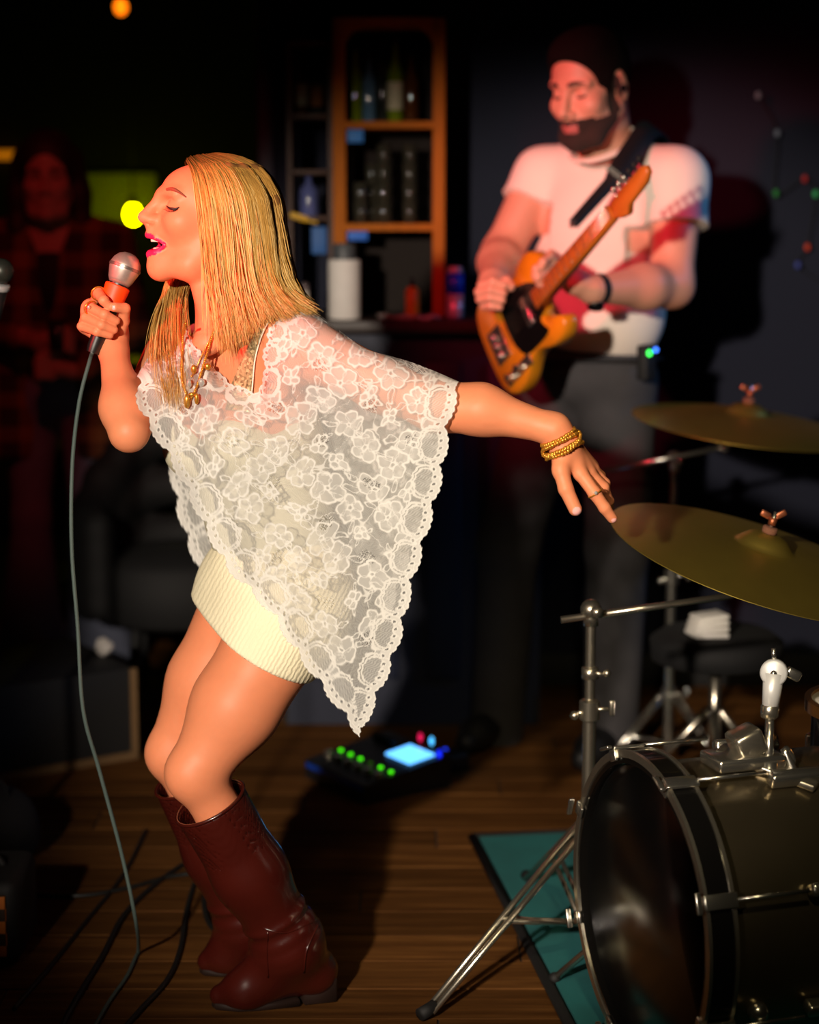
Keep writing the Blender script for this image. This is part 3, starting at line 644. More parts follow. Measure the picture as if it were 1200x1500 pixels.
hb = (HO-np.array([0.16, 0.12, 0.15]), HO+np.array([0.13, 0.12, 0.12]))
lh = (P(800, 640, 3.06)-np.array([0, 0.07, 0.16]), P(800, 640, 3.06)+np.array([0.13, 0.12, 0.03]))
rh = (P(105, 515, 3.22)-np.array([0, 0.07, 0]), P(105, 515, 3.22)+np.array([0.105, 0.09, 0.115]))
WV, WF = multires(W, 0.006, [(*hb, 0.0019), (*lh, 0.0017), (*rh, 0.0017)])
fc = WV[WF].mean(1); midx = np.zeros(len(WF), int)
near = np.linalg.norm(fc-hl(0.105, 0, -0.063), axis=1) < 0.05
lipd = np.min([W.prim(q, fc[near].astype(np.float32)) for q in LIPP], axis=0); cavd = W.prim(CAV, fc[near].astype(np.float32))
t = np.zeros(near.sum(), int); t[cavd < 0.0012] = 2; t[(lipd < np.where(((fc[near]-HO)@HR)[:, 2] < -0.069, 0.0020, 0.0008)) & ((((fc[near]-HO)@HR)[:, 0] > 0.0985) | (lipd < 0.0008))] = 1; midx[near] = t
for tip, r in ((P(846, 750, 3.008), 0.0085), (P(901, 764, 3.03), 0.006), (P(166, 451, 3.180), 0.006)):
    midx[np.linalg.norm(fc-tip, axis=1) < r] = 3
woman = mk('person', (WV, WF), [SKIN, LIPS, MOUTHM, NAIL], matidx=midx, base=(float(pel[0]), float(pel[1]), 0.0))
tag(woman, 'blonde singer in white lace poncho and brown boots leaning into a microphone', 'person')

def onbody(pts, off=0.001, n=16, B=W):
    p = cat(np.array(pts, float), n); Y = B.hit(p[:, 0], p[:, 1]); ok = ~np.isnan(Y); Y = np.interp(np.arange(n), np.arange(n)[ok], Y[ok]); return P(p[:, 0], p[:, 1], Y-off)
# teeth: a curved row of single teeth above and below
def teeth(z, zr, xs):
    out = []
    for i in range(-4, 5):
        a = i*0.30; c = hl(xs-0.020*(1-math.cos(a)), 0.0165*math.sin(a), z); Ry = HR@np.array([[math.cos(a), -math.sin(a), 0], [math.sin(a), math.cos(a), 0], [0, 0, 1]])
        out.append(box(c, (0.004, 0.0052, zr), Ry, 0.0009))
    return join(*out)
mk('teeth', teeth(-0.0545, 0.0085, 0.1105), TEETH, woman); mk('teeth', teeth(-0.0715, 0.0062, 0.1065), TEETH, woman)
mk('tongue', ball(hl(0.085, 0, -0.0715), (0.018, 0.014, 0.005), 12, HR), mat('tongue', (190, 60, 62), 0.3), woman)
mk('eyelashes', join(tube(onbody([(243.5, 301.5), (249, 305), (256, 306.2), (262.5, 303.5)], 0.0012), np.interp(np.arange(16), [0, 8, 15], [0.0008, 0.0026, 0.0010]), 6),
   *[tube(cat(np.array([b, b+np.array([-0.002, -0.004, -0.0035]), b+np.array([-0.006, -0.006, -0.004])]), 5), [0.0006, 0.0005, 0.0004, 0.0003, 0.0001], 4) for b in onbody([(245, 303), (250, 306), (256, 306.5), (261, 304.5)], 0.001, 11)]), LASH, woman)
mk('eyebrow', tube(onbody([(244.5, 277.5), (252, 276.8), (262, 281), (273, 289)], 0.0004, 18), np.interp(np.arange(18), [0, 6, 17], [0.0026, 0.0034, 0.0010]), 6), BROW, woman)
# fingernails stay in the body mesh; earring hides in the hair

# --- sequinned top and shorts
def sequin():
    m = mat('gold_sequins', (214, 170, 78), 0.3, metal=0.35, var=0.2); nt = m.node_tree; b = nt.nodes['Principled BSDF']
    tc = nt.nodes.new('ShaderNodeTexCoord'); v = nt.nodes.new('ShaderNodeTexVoronoi'); v.inputs['Scale'].default_value = 260
    nt.links.new(tc.outputs['Object'], v.inputs['Vector'])
    cr = nt.nodes.new('ShaderNodeValToRGB'); cr.color_ramp.elements[0].color = (0.10, 0.06, 0.02, 1); cr.color_ramp.elements[1].color = (0.95, 0.78, 0.42, 1)
    nt.links.new(v.outputs['Color'], cr.inputs[0]); nt.links.new(cr.outputs[0], b.inputs['Base Color'])
    bp = nt.nodes.new('ShaderNodeBump'); bp.inputs['Strength'].default_value = 0.9; bp.inputs['Distance'].default_value = 0.002
    nt.links.new(v.outputs['Color'], bp.inputs['Height']); nt.links.new(bp.outputs[0], b.inputs['Normal']); return m
SEQ = sequin()
def patch(L, Rr, n, m, off, th, B):
    """cloth patch between two pixel polylines laid on the body, with thickness"""
    a, b = cat(np.array(L, float), n), cat(np.array(Rr, float), n); u = np.linspace(0, 1, m)[None, :, None]
    q = a[:, None]*(1-u)+b[:, None]*u; Y = B.hit(q[..., 0], q[..., 1]).reshape(n, m)
    med = np.nanmedian(Y); Y = np.where(np.isnan(Y), med, Y)
    for _ in range(3): Y[1:-1] = (Y[:-2]+Y[2:]+2*Y[1:-1])/4
    top = P(q[..., 0], q[..., 1], Y-off-th); bot = P(q[..., 0], q[..., 1], Y-off+0.002)
    V = np.concatenate([top.reshape(-1, 3), bot.reshape(-1, 3)]); F = []; N = n*m
    for i in range(n-1):
        for j in range(m-1):
            c = i*m+j; F += [(c, c+m, c+m+1, c+1), (N+c, N+c+1, N+c+m+1, N+c+m)]
    for i in range(n-1):
        for j in (0, m-1):
            c = i*m+j; f = (c, N+c, N+c+m, c+m); F.append(f if j == 0 else f[::-1])
    for j in range(m-1):
        for i in (0, n-1):
            c = i*m+j; f = (c, c+1, N+c+1, N+c); F.append(f if i == 0 else f[::-1])
    return V, F
st = mk('top_strap', patch([(412, 440), (384, 468), (362, 510), (340, 560), (330, 600)], [(422, 444), (392, 474), (374, 520), (368, 575), (372, 606)], 26, 7, 0.003, 0.003, W), SEQ, woman)
mk('strap_edging', tube(onbody([(421, 444), (392, 474), (375, 520), (369, 575)], 0.006, 24), 0.0013, 6), mat('ivory_binding', (250, 240, 220), 0.6), woman)
TOPB = Body(); TOPB.ell(tl(-0.005, 0, 0.25), (0.100, 0.141, 0.155), RT, 0.03); TOPB.ell(tl(0, 0, 0.12), (0.096, 0.13, 0.13), RT, 0.05)
for s in (1, -1): TOPB.ell(tl(0.072, 0.062*s, 0.272), (0.062, 0.063, 0.062), RT, 0.03)
TOPB.plane(tl(0, 0, 0.325), ax)
TANK = mat('ivory_lining', (206, 200, 172), 0.6, var=0.08)
mk('tank_top', TOPB.poly(0.006), TANK, woman)

def knit():
    m = mat('cream_knit', (240, 230, 196), 0.85, var=0.06); nt = m.node_tree; b = nt.nodes['Principled BSDF']
    tc = nt.nodes.new('ShaderNodeTexCoord'); wv = nt.nodes.new('ShaderNodeTexWave'); wv.wave_type = 'BANDS'; wv.inputs['Scale'].default_value = 44; wv.inputs['Distortion'].default_value = 3.0; wv.inputs['Detail'].default_value = 2; wv.inputs['Detail Scale'].default_value = 2.5
    mp = nt.nodes.new('ShaderNodeMapping'); mp.inputs['Rotation'].default_value = (0, -0.50, 0); nt.links.new(tc.outputs['Object'], mp.inputs[0]); nt.links.new(mp.outputs[0], wv.inputs['Vector'])
    bp = nt.nodes.new('ShaderNodeBump'); bp.inputs['Strength'].default_value = 0.30; bp.inputs['Distance'].default_value = 0.003
    nt.links.new(wv.outputs['Fac'], bp.inputs['Height']); nt.links.new(bp.outputs[0], b.inputs['Normal']); return m
S = Body(); S.ell(pel+np.array([-0.005, -0.005, 0]), (0.118, 0.162, 0.128), RT, 0.05)
S.cone(hL, P(378, 975, 3.19), 0.099, 0.090, 0.05); S.cone(hR, P(322, 960, 3.315), 0.096, 0.088, 0.05)
S.cone(P(392, 905, 3.26), P(352, 965, 3.25), 0.092, 0.085, 0.04)
td = P(352, 1010, 3.2)-P(432, 872, 3.2)
S.plane(P(374, 953, 3.2), td, 0.006); S.plane(tl(0, 0, 0.10), ax)
sh = mk('shorts', S.poly(0.005), knit(), woman)

# --- boots
def boot(k_, a_, heel, ball_, toe, topc, topn, rtop):
    d = (a_-topc); B = Body()
    B.cone(topc-d*0.12, topc+d*0.5, rtop*1.02, rtop*0.97, 0.02); B.cone(topc+d*0.5, a_, rtop*0.97, 0.053, 0.03)
    B.cone(a_, heel+np.array([0, 0, 0.052]), 0.052, 0.036, 0.03); B.cone(heel+np.array([0, 0, 0.052]), ball_, 0.036, 0.031, 0.03)
    B.cone(a_, ball_, 0.046, 0.031, 0.04); B.cone(ball_, toe, 0.032, 0.019, 0.015)
    # slouch folds above the ankle
    for f, s in ((0.985, 0.0555), (0.90, 0.0545), (0.80, 0.055)):
        c = topc+d*f; B.ell(c, (s+0.005, s+0.005, 0.011), rotm(np.cross(d, (0, 1, 0.3)), d/np.linalg.norm(d)), 0.010)
    B.plane(topc, topn, 0.003); B.p.append(('p', (np.array([0, 0, 0.006]), np.array([0, 0, -1.0])), 0.004, -2))
    B.cone(topc-d*0.2, topc+d*0.45, rtop*0.95, rtop*0.90, 0.003, -1)
    o = mk('boot', B.poly(0.0036), LEATHER, woman)
    dirf = toe-heel; dirf[2] = 0; dirf /= np.linalg.norm(dirf); side = np.cross((0, 0, 1), dirf)
    L = np.linalg.norm((toe-heel)[:2])
    out = [(-0.034, -0.026), (-0.040, 0), (-0.034, 0.026), (0.03, 0.031), (L*0.62, 0.036), (L*0.85, 0.032), (L+0.010, 0.015), (L+0.015, 0), (L+0.010, -0.015), (L*0.85, -0.032), (L*0.62, -0.036), (0.03, -0.031)]
    h0 = np.array([heel[0], heel[1], 0.0])
    hp = [(-0.036, -0.026), (-0.042, 0), (-0.036, 0.026), (0.022, 0.028), (0.028, 0), (0.022, -0.028)]
    mk('sole', prism([(s, t) for s, t in out if s > 0.02], h0+np.array([0, 0, 0.006]), dirf, side, (0, 0, 1), 0.012, 0.002), SOLE, o)
    mk('heel', prism(hp, h0+np.array([0, 0, 0.0225]), dirf, side, (0, 0, 1), 0.045, 0.002), SOLE, o)
    # piping round the rim and ankle seam
    x, y, z = frame_of(topn); a = np.linspace(0, 2*math.pi, 40)
    mk('rim', tube(np.array([topc+rtop*1.0*(math.cos(t)*x+math.sin(t)*y) for t in a]), 0.0032, 6, False), LEATHER, o)
    dn = d/np.linalg.norm(d); x, y, z = frame_of(dn)
    return o, B
g0 = FL(452, 1462); b0 = FL(352, 1478); t0 = FL(326, 1474)
topL = P(308, 1176, 3.150)
bo, BL = boot(kL, aL, g0+np.array([0.01, 0.0, 0]), b0+np.array([0.01, 0.01, 0.034]), t0+np.array([-0.004, 0, 0.021]), topL, topL-P(424, 1380, 3.205), 0.0635)
g1 = FL(405, 1412); b1 = FL(325, 1426); t1 = FL(304, 1424)
topR = P(277, 1142, 3.312)
bo2, BR = boot(kR, aR, g1, b1+np.array([0.01, 0.01, 0.034]), t1+np.array([0, 0, 0.021]), topR, topR-aR, 0.0635)
for o_, B_, paths in ((bo, BL, [[(385, 1360), (420, 1366), (468, 1346)], [(392, 1364), (391, 1400), (393, 1432)], [(468, 1352), (450, 1390), (445, 1425)]]), (bo2, BR, [[(352, 1335), (366, 1345), (376, 1348)]])):
    mk('seam', join(*[tube(onbody(p, 0.0006, 14, B_), 0.0015, 6) for p in paths]), LEATHER, o_)

# --- poncho
COLB = Body(); COLB.p = list(W.p[:HEAD0])+list(TOPB.p[:4])+list(S.p[:5])
neck = [(196, 560), (214, 528), (240, 498), (262, 482), (272, 480), (284, 498), (300, 522), (322, 546), (345, 562), (372, 572), (384, 560), (384, 520), (390, 488), (404, 464), (424, 442), (436, 438), (462, 456), (500, 486), (535, 511), (570, 521), (604, 531), (640, 545), (677, 561)]
hemp = [(196, 562), (199, 590), (212, 620), (232, 652), (252, 684), (275, 730), (300, 780), (330, 832), (365, 868), (398, 905), (424, 946), (452, 985), (486, 1030), (508, 1058), (529, 1082), (548, 1040), (572, 985), (592, 925), (604, 870), (622, 805), (640, 740), (654, 680), (662, 620), (677, 565)]
YN = [3.27, 3.29, 3.30, 3.26, 3.21, 3.17, 3.14, 3.12, 3.10, 3.09, 3.09, 3.10, 3.12, 3.16, 3.21, 3.21, 3.19, 3.15, 3.13, 3.125, 3.12, 3.11, 3.10]
YH = [3.27, 3.25, 3.20, 3.16, 3.12, 3.09, 3.08, 3.09, 3.095, 3.09, 3.08, 3.075, 3.07, 3.07, 3.07, 3.07, 3.07, 3.065, 3.06, 3.06, 3.055, 3.05, 3.05, 3.08]
def poncho_grid(nk, hm, yn, yh, NU, NV, collide=True):
    def res(poly, ys, n):
        q = cat(np.column_stack([np.array(poly, float), ys]), 900); s = np.r_[0, np.cumsum(np.linalg.norm(np.diff(q[:, :2], axis=0), axis=1))]; t = np.linspace(0, s[-1], n); return np.column_stack([np.interp(t, s, q[:, i]) for i in range(3)])
    cu, cv = 72, 56
    A, H = res(nk, yn, cu), res(hm, yh, cu); v = np.linspace(0, 1, cv)[None, :, None]
    G = A[:, None]*(1-v)+H[:, None]*v
    if collide:
        Yb = COLB.hit(G[..., 0], G[..., 1]).reshape(cu, cv); lim = np.where(np.isnan(Yb), 9.0, Yb-0.011)
        D = G[..., 2].copy()
        D[:, 0] = np.minimum(D[:, 0], lim[:, 0]+0.004); has = lim[:, 0] < 8; D[has, 0] = lim[has, 0]+0.004
        for it in range(500):
            N = D.copy(); N[1:-1, 1:-1] = 0.25*(D[2:, 1:-1]+D[:-2, 1:-1]+D[1:-1, 2:]+D[1:-1, :-2])
            N[1:-1, -1] = 0.5*D[1:-1, -1]+0.25*(D[2:, -1]+D[:-2, -1])
            N[:, 1:] = np.minimum(N[:, 1:], lim[:, 1:]); D = N
        G[..., 2] = D
    # upsample
    def up(Z, nu, nv):
        Z = np.stack([np.stack([np.interp(np.linspace(0, 1, nv), np.linspace(0, 1, Z.shape[1]), Z[i, :, c]) for i in range(Z.shape[0])]) for c in range(3)], -1)
        return np.stack([np.stack([np.interp(np.linspace(0, 1, nu), np.linspace(0, 1, Z.shape[0]), Z[:, j, c]) for j in range(nv)], 1) for c in range(3)], -1)
    U = up(G, NU, NV)
    for _ in range(14):
        U[1:-1, 1:-1, 2] = (U[1:-1, 1:-1, 2]*2+U[2:, 1:-1, 2]+U[:-2, 1:-1, 2]+U[1:-1, 2:, 2]+U[1:-1, :-2, 2])/6
    return U, A, H
def segdist(X, poly):
    poly = np.asarray(poly, float); best = np.full(len(X), 1e9); arc = np.zeros(len(X)); s = 0.0
    for a, b in zip(poly[:-1], poly[1:]):
        ab = b-a; L = np.linalg.norm(ab)
        if L < 1e-6: continue
        t = np.clip(((X-a)@ab)/L**2, 0, 1); d = np.linalg.norm(X-a-t[:, None]*ab, axis=1); m = d < best
        best[m] = d[m]; arc[m] = s+t[m]*L; s += L
    return best, arc
def lace_density(X, hem, neckl, seed=3):
    """X in pixels; returns opacity of the lace: net, flowers, scalloped border with eyelets"""
    rg = np.random.default_rng(seed); dh, ah = segdist(X, hem); dn, an = segdist(X, neckl); n = len(X)
    x0, y0 = X[:, 0], X[:, 1]
    X = np.column_stack([x0+4.5*np.sin(y0*0.043+x0*0.021)+1.8*np.sin(y0*0.17+x0*0.05)+0.9*np.sin(x0*0.41+y0*0.33), y0+4.5*np.sin(x0*0.051-y0*0.017+1)+1.8*np.sin(x0*0.19-y0*0.07)+0.9*np.sin(y0*0.45-x0*0.29)])
    net = 0.40+0.10*(np.sin(X[:, 0]*1.9+X[:, 1]*1.1)*np.sin(X[:, 1]*1.9-X[:, 0]*1.1))
    den = net.copy()
    def stroke(d, w): return np.clip(1.25-np.abs(d)/w, 0, 1)
    fl = []
    for r in range(-1, 24):
        for c in range(-1, 12):
            fl.append((176+c*66+(r % 2)*33+rg.uniform(-9, 9), 420+r*33+rg.uniform(-6, 6), rg.uniform(20, 25) if (r*2+c) % 3 else rg.uniform(12, 16), rg.uniform(0, 6.3)))
    for fx, fy, R, ph in fl:
        m = (np.abs(X[:, 0]-fx) < R*2.0) & (np.abs(X[:, 1]-fy) < R*2.0)
        if not m.any(): continue
        dx, dy = X[m, 0]-fx, X[m, 1]-fy; v = np.zeros(m.sum()); dmin = np.full(m.sum(), 99.0); n_p = 5 if R > 17 else 4
        for q in range(n_p):
            a = ph+q*6.2832/n_p; dp = np.hypot((dx-0.56*R*math.cos(a))*1.0, (dy-0.56*R*math.sin(a))*1.0)-R*0.40*(1+0.06*math.sin(q*3.1)); dmin = np.minimum(dmin, dp)
            v = np.maximum(v, stroke(dp, 1.5)*0.80)
        rr = np.hypot(dx, dy); v = np.where(dmin < 0, np.maximum(np.minimum(v, 0.88), 0.58), v); v = np.maximum(v, stroke(dmin, 2.7)); v = np.maximum(v, stroke(rr-R*0.16, 2.2))
        for q in range(2):                                     # a pair of leaves
            a = ph+0.63+q*2.5; lx, ly = dx-1.30*R*math.cos(a), dy-1.30*R*math.sin(a); u_, w_ = lx*math.cos(a)+ly*math.sin(a), -lx*math.sin(a)+ly*math.cos(a)
            dl = np.hypot(u_/0.42, w_/0.17)-R; v = np.maximum(v, stroke(dl*0.25, 1.7)*0.95)
        den[m] = np.maximum(den[m], v)
    # trailing stems
    f = np.sin(X[:, 0]*0.052+2*np.sin(X[:, 1]*0.021))+np.sin(X[:, 1]*0.061+1.7*np.sin(X[:, 0]*0.027)); g = np.abs(f)
    den = np.maximum(den, np.clip(1.2-g/0.05, 0, 0.85))
    # open diamond holes in the net
    hole = (np.sin(X[:, 0]*0.047+1.3)*np.sin(X[:, 1]*0.055+0.4) > 0.86) & (den < 0.62)
    den[hole] = np.where(np.sin(X[hole, 0]*1.7)*np.sin(X[hole, 1]*1.7) > -0.1, 0.18, 0.75)
    # border
    for d, a, big, P1, wB in ((dh, ah, 9.0, 58.0, 46.0), (dn, an, 5.0, 38.0, 22.0)):
        sc = big*(1-np.abs(np.sin(math.pi*a/P1)))**1.3+2.2*(1-np.abs(np.sin(math.pi*a/11.0)))
        e = d-sc
        band = e < wB*0.34
        den = np.where(band, np.maximum(den, 0.84), den)
        eye = (np.hypot(((a+3) % 11)-5.5, e-wB*0.24) < 2.0); den = np.where(eye, 0.25, den); ring = np.abs(np.hypot(((a+3) % 11)-5.5, e-wB*0.24)-3.0) < 1.0; den = np.where(ring, 1.0, den)
        loc = ((a % P1)-P1/2); rr = np.hypot(loc, (e-wB*0.42)*1.0)                       # fan arches rising from the border
        arch = (e > wB*0.34); den = np.where(arch & (np.abs(rr-P1*0.43) < 1.5), 0.95, den)
        inner = arch & (rr < P1*0.36) & (e < wB); den = np.where(inner, 0.40+0.18*(np.sin((a+e)*1.5) > 0), den)
        den = np.where(np.abs(rr-P1*0.36) < 1.3, np.where(arch, 0.95, den), den)
        den = np.where((e < 2.5) & (e >= 0), 1.0, den)
        den = np.where(e < 0, 0.0, den)
    return np.clip(den, 0, 1)
def lace_mat():
    m = bpy.data.materials.new('white_lace'); m.use_nodes = True; nt = m.node_tree; nt.nodes.clear(); L = nt.links.new
    out = nt.nodes.new('ShaderNodeOutputMaterial'); at = nt.nodes.new('ShaderNodeAttribute'); at.attribute_name = 'lace'
    df = nt.nodes.new('ShaderNodeBsdfDiffuse'); df.inputs[0].default_value = (0.84, 0.83, 0.78, 1); tr = nt.nodes.new('ShaderNodeBsdfTranslucent'); tr.inputs[0].default_value = (0.86, 0.84, 0.78, 1)
    m1 = nt.nodes.new('ShaderNodeMixShader'); m1.inputs[0].default_value = 0.22; L(df.outputs[0], m1.inputs[1]); L(tr.outputs[0], m1.inputs[2])
    tp = nt.nodes.new('ShaderNodeBsdfTransparent'); m2 = nt.nodes.new('ShaderNodeMixShader'); L(at.outputs['Fac'], m2.inputs[0]); L(tp.outputs[0], m2.inputs[1]); L(m1.outputs[0], m2.inputs[2])
    bp = nt.nodes.new('ShaderNodeBump'); bp.inputs['Strength'].default_value = 0.6; bp.inputs['Distance'].default_value = 0.0015; L(at.outputs['Fac'], bp.inputs['Height']); L(bp.outputs[0], df.inputs['Normal'])
    L(m2.outputs[0], out.inputs[0]); return m
LACE = lace_mat()
PGRID = []
def frontY(px, py, off):
    """depth just in front of whatever is foremost there: poncho or skin"""
    px = np.atleast_1d(np.asarray(px, float)); py = np.atleast_1d(np.asarray(py, float)); X, Y = PGRID[0]; b = COLB.hit(px, py); out = []
    for x, y, yb in zip(px, py, b):
        d = (X[:, 0]-x)**2+(X[:, 1]-y)**2; i = d.argmin(); v = [q for q in (yb, Y[i] if d[i] < 16 else np.nan) if not np.isnan(q)]; out.append(min(v) if v else 3.1)
    return np.array(out)-off
def onfront(pts, off, n):
    p = cat(np.array(pts, float), n); Y = frontY(p[:, 0], p[:, 1], off)
    for _ in range(6): Y[1:-1] = np.minimum(Y[1:-1], (Y[2:]+Y[:-2])/2)
    return P(p[:, 0], p[:, 1], Y)
def poncho_panel(name, nk, hm, yn, yh, NU, NV, collide, wob, seed):
    U, A, H = poncho_grid(nk, hm, yn, yh, NU, NV, collide); X = U[..., :2].reshape(-1, 2)
    hem_poly, neck_poly = H[:, :2], A[:, :2]
    # soft folds hanging from shoulder and arm
    px, py = U[..., 0], U[..., 1]; v = np.linspace(0, 1, NV)[None, :]
    fold = np.sin(px*0.055+py*0.018)*0.5+np.sin(px*0.11-py*0.03+1.0)*0.3
    Y = U[..., 2]-wob*np.clip(v*1.5, 0, 1)*(fold*0.5+0.5)
    V = P(px.ravel(), py.ravel(), Y.ravel())
    PGRID.append((X, Y.ravel()))
    den = lace_density(X, hem_poly, np.array(nk, float)[3:16] if collide else np.array(nk, float)[3:7], seed)
    i, j = np.meshgrid(np.arange(NU-1), np.arange(NV-1), indexing='ij'); c = (i*NV+j).ravel()
    F = np.stack([c, c+NV, c+NV+1, c+1], 1)
    o = mk(name, (V, F), LACE, woman); a = o.data.attributes.new('lace', 'FLOAT', 'POINT')
    if len(o.data.vertices) == len(den): a.data.foreach_set('value', den.astype(np.float32))
    return o
poncho_panel('poncho', neck, hemp, YN, YH, 560, 420, True, 0.010, 3)
bneck = [(205, 560), (222, 528), (250, 500), (290, 470), (340, 452), (400, 440), (436, 441), (500, 489), (535, 514), (604, 534), (676, 564)]
bhem = [(205, 562), (222, 620), (243, 680), (254, 735), (270, 790), (290, 838), (306, 868), (325, 850), (380, 880), (450, 930), (520, 1000), (560, 930), (592, 850), (620, 760), (645, 670), (674, 570)]
poncho_panel('poncho_back', bneck, bhem, [3.42, 3.43, 3.44, 3.42, 3.40, 3.32, 3.22, 3.16, 3.135, 3.125, 3.105], [3.42, 3.42, 3.42, 3.43, 3.43, 3.43, 3.43, 3.44, 3.46, 3.45, 3.42, 3.36, 3.30, 3.26, 3.22, 3.14], 240, 180, False, 0.02, 5)

# --- hair
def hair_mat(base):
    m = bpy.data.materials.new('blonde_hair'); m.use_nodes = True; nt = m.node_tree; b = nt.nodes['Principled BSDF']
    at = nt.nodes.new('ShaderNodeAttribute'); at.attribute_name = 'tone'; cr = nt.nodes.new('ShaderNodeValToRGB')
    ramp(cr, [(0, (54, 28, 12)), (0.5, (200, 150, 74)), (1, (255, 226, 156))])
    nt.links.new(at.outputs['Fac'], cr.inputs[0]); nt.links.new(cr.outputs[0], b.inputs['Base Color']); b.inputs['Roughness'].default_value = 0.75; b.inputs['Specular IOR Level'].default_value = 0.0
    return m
HAIRM = hair_mat(0)
def strands(S_, r):
    N, M, _ = S_.shape; T = np.gradient(S_, axis=1); T /= np.linalg.norm(T, axis=2)[..., None]+1e-9
    ref = np.array([0.3, -1.0, 0.15]); x = np.cross(T, ref); x /= np.linalg.norm(x, axis=2)[..., None]+1e-9; y = np.cross(T, x); rr = np.asarray(r)
    rr = rr[:, None] if rr.ndim == 1 else rr
    tp = np.interp(np.linspace(0, 1, M), [0, 0.08, 0.75, 1], [0.7, 1, 0.9, 0.15])[None]
    R = (rr*tp)[..., None]; V = np.stack([S_+R*x, S_-0.5*R*x+0.6*R*y, S_-0.5*R*x-0.6*R*y], 2).reshape(-1, 3)
    n, k = np.meshgrid(np.arange(N), np.arange(M-1), indexing='ij'); b = ((n*M+k)*3).ravel(); F = []
    for q in range(3): q2 = (q+1) % 3; F.append(np.stack([b+q, b+q2, b+3+q2, b+3+q], 1))
    return V, np.concatenate(F)
def bundle(guides, N, M, jit, seed, tone, rad, spread=0.012):
    """strands interpolated over a row of guide locks (pixel x, pixel y, Y)"""
    rg = np.random.default_rng(seed); G = np.stack([cat(PL(g), M) for g in guides]); K = len(G)
    u = rg.uniform(0, K-1, N); i = np.minimum(u.astype(int), K-2); f = (u-i)[:, None, None]; f = f*f*(3-2*f)*0.5+f*0.5
    S_ = G[i]*(1-f)+G[i+1]*f
    t = np.linspace(0, 1, M)[None, :, None]; cl = rg.integers(0, 60, N); cj = rg.normal(0, spread, (60, 3))[cl][:, None]
    ph = rg.uniform(0, 6.28, (60,))[cl][:, None, None]
    S_ = S_+cj*t**1.3+rg.normal(0, jit, (N, 1, 3))*(0.25+t)+np.array([1, 0.4, 0])*0.004*np.sin(ph+t*7)*t
    ln = rg.uniform(0.8, 1.0, N)                                    # uneven lengths
    idx = ln[:, None]*np.arange(M)[None]; a = idx.astype(int); a2 = np.minimum(a+1, M-1); fr = (idx-a)[..., None]; n_ = np.arange(N)[:, None]
    S_ = S_[n_, a]*(1-fr)+S_[n_, a2]*fr
    Z = S_.reshape(-1, 3); dz = HB.ev(Z)-rg.uniform(0.0006, 0.005, (N, 1)).repeat(M, 1).ravel(); m_ = dz < 0     # lie on the hair mass, not in it
    if m_.any(): Z[m_] -= HB.grad(Z[m_], 0.002)*dz[m_][:, None]
    S_ = Z.reshape(N, M, 3)
    S_[:, 1:-1] = (S_[:, 2:]+S_[:, :-2]+2*S_[:, 1:-1])/4
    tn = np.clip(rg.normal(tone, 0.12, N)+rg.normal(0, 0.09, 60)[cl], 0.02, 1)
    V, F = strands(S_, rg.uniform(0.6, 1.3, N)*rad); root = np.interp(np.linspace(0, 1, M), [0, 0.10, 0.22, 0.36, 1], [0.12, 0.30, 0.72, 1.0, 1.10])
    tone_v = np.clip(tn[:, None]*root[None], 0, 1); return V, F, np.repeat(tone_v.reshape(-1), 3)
near_g = [
    [(274, 235, 3.235), (284, 256, 3.192), (290, 290, 3.175), (296, 335, 3.170), (302, 385, 3.172), (310, 430, 3.165), (318, 476, 3.135), (322, 512, 3.115)],
    [(280, 231, 3.24), (298, 252, 3.185), (308, 292, 3.166), (314, 340, 3.160), (320, 390, 3.162), (326, 436, 3.155), (333, 480, 3.12), (338, 520, 3.105)],
    [(288, 229, 3.245), (316, 250, 3.18), (331, 292, 3.160), (338, 342, 3.155), (343, 392, 3.156), (348, 436, 3.145), (356, 472, 3.115), (360, 500, 3.105)],
    [(298, 228, 3.25), (336, 249, 3.18), (356, 294, 3.163), (363, 346, 3.158), (368, 396, 3.156), (376, 434, 3.14), (386, 458, 3.115), (392, 474, 3.105)],
    [(308, 227, 3.255), (356, 250, 3.197), (378, 296, 3.180), (386, 348, 3.175), (392, 398, 3.165), (404, 432, 3.145), (420, 452, 3.125), (432, 462, 3.115)],
    [(316, 228, 3.26), (372, 252, 3.225), (396, 298, 3.212), (403, 350, 3.205), (411, 396, 3.19), (424, 428, 3.17), (442, 446, 3.15), (460, 457, 3.14)],
    [(322, 229, 3.27), (378, 254, 3.262), (402, 300, 3.255), (409, 352, 3.25), (417, 396, 3.24), (430, 426, 3.22), (446, 442, 3.21), (462, 455, 3.20)],
    [(322, 230, 3.28), (376, 255, 3.30), (400, 302, 3.31), (405, 352, 3.31), (411, 398, 3.30), (420, 430, 3.29), (430, 450, 3.28), (440, 470, 3.28)]]
far_g = [
    [(272, 238, 3.275), (276, 262, 3.335), (280, 310, 3.350), (276, 360, 3.352), (268, 410, 3.345), (262, 456, 3.26), (262, 505, 3.19), (264, 556, 3.13), (262, 606, 3.09)],
    [(276, 234, 3.28), (286, 262, 3.340), (290, 310, 3.355), (282, 360, 3.358), (262, 412, 3.350), (248, 458, 3.27), (244, 508, 3.205), (250, 555, 3.14), (254, 602, 3.10)],
    [(282, 232, 3.285), (298, 262, 3.345), (300, 310, 3.36), (290, 362, 3.362), (258, 414, 3.355), (236, 462, 3.28), (228, 512, 3.22), (234, 556, 3.15), (243, 596, 3.11)]]
HB = Body(); HB.ell(hl(-0.008, 0, 0.004), (0.095, 0.074, 0.080), HR, 0.02)
for g in near_g[1:]:
    q = PL(g)[1:7]; q = q+np.array([0, 0.016, 0]); HB.chain(q, [0.012, 0.013, 0.013, 0.013, 0.011, 0.007], 0.018)
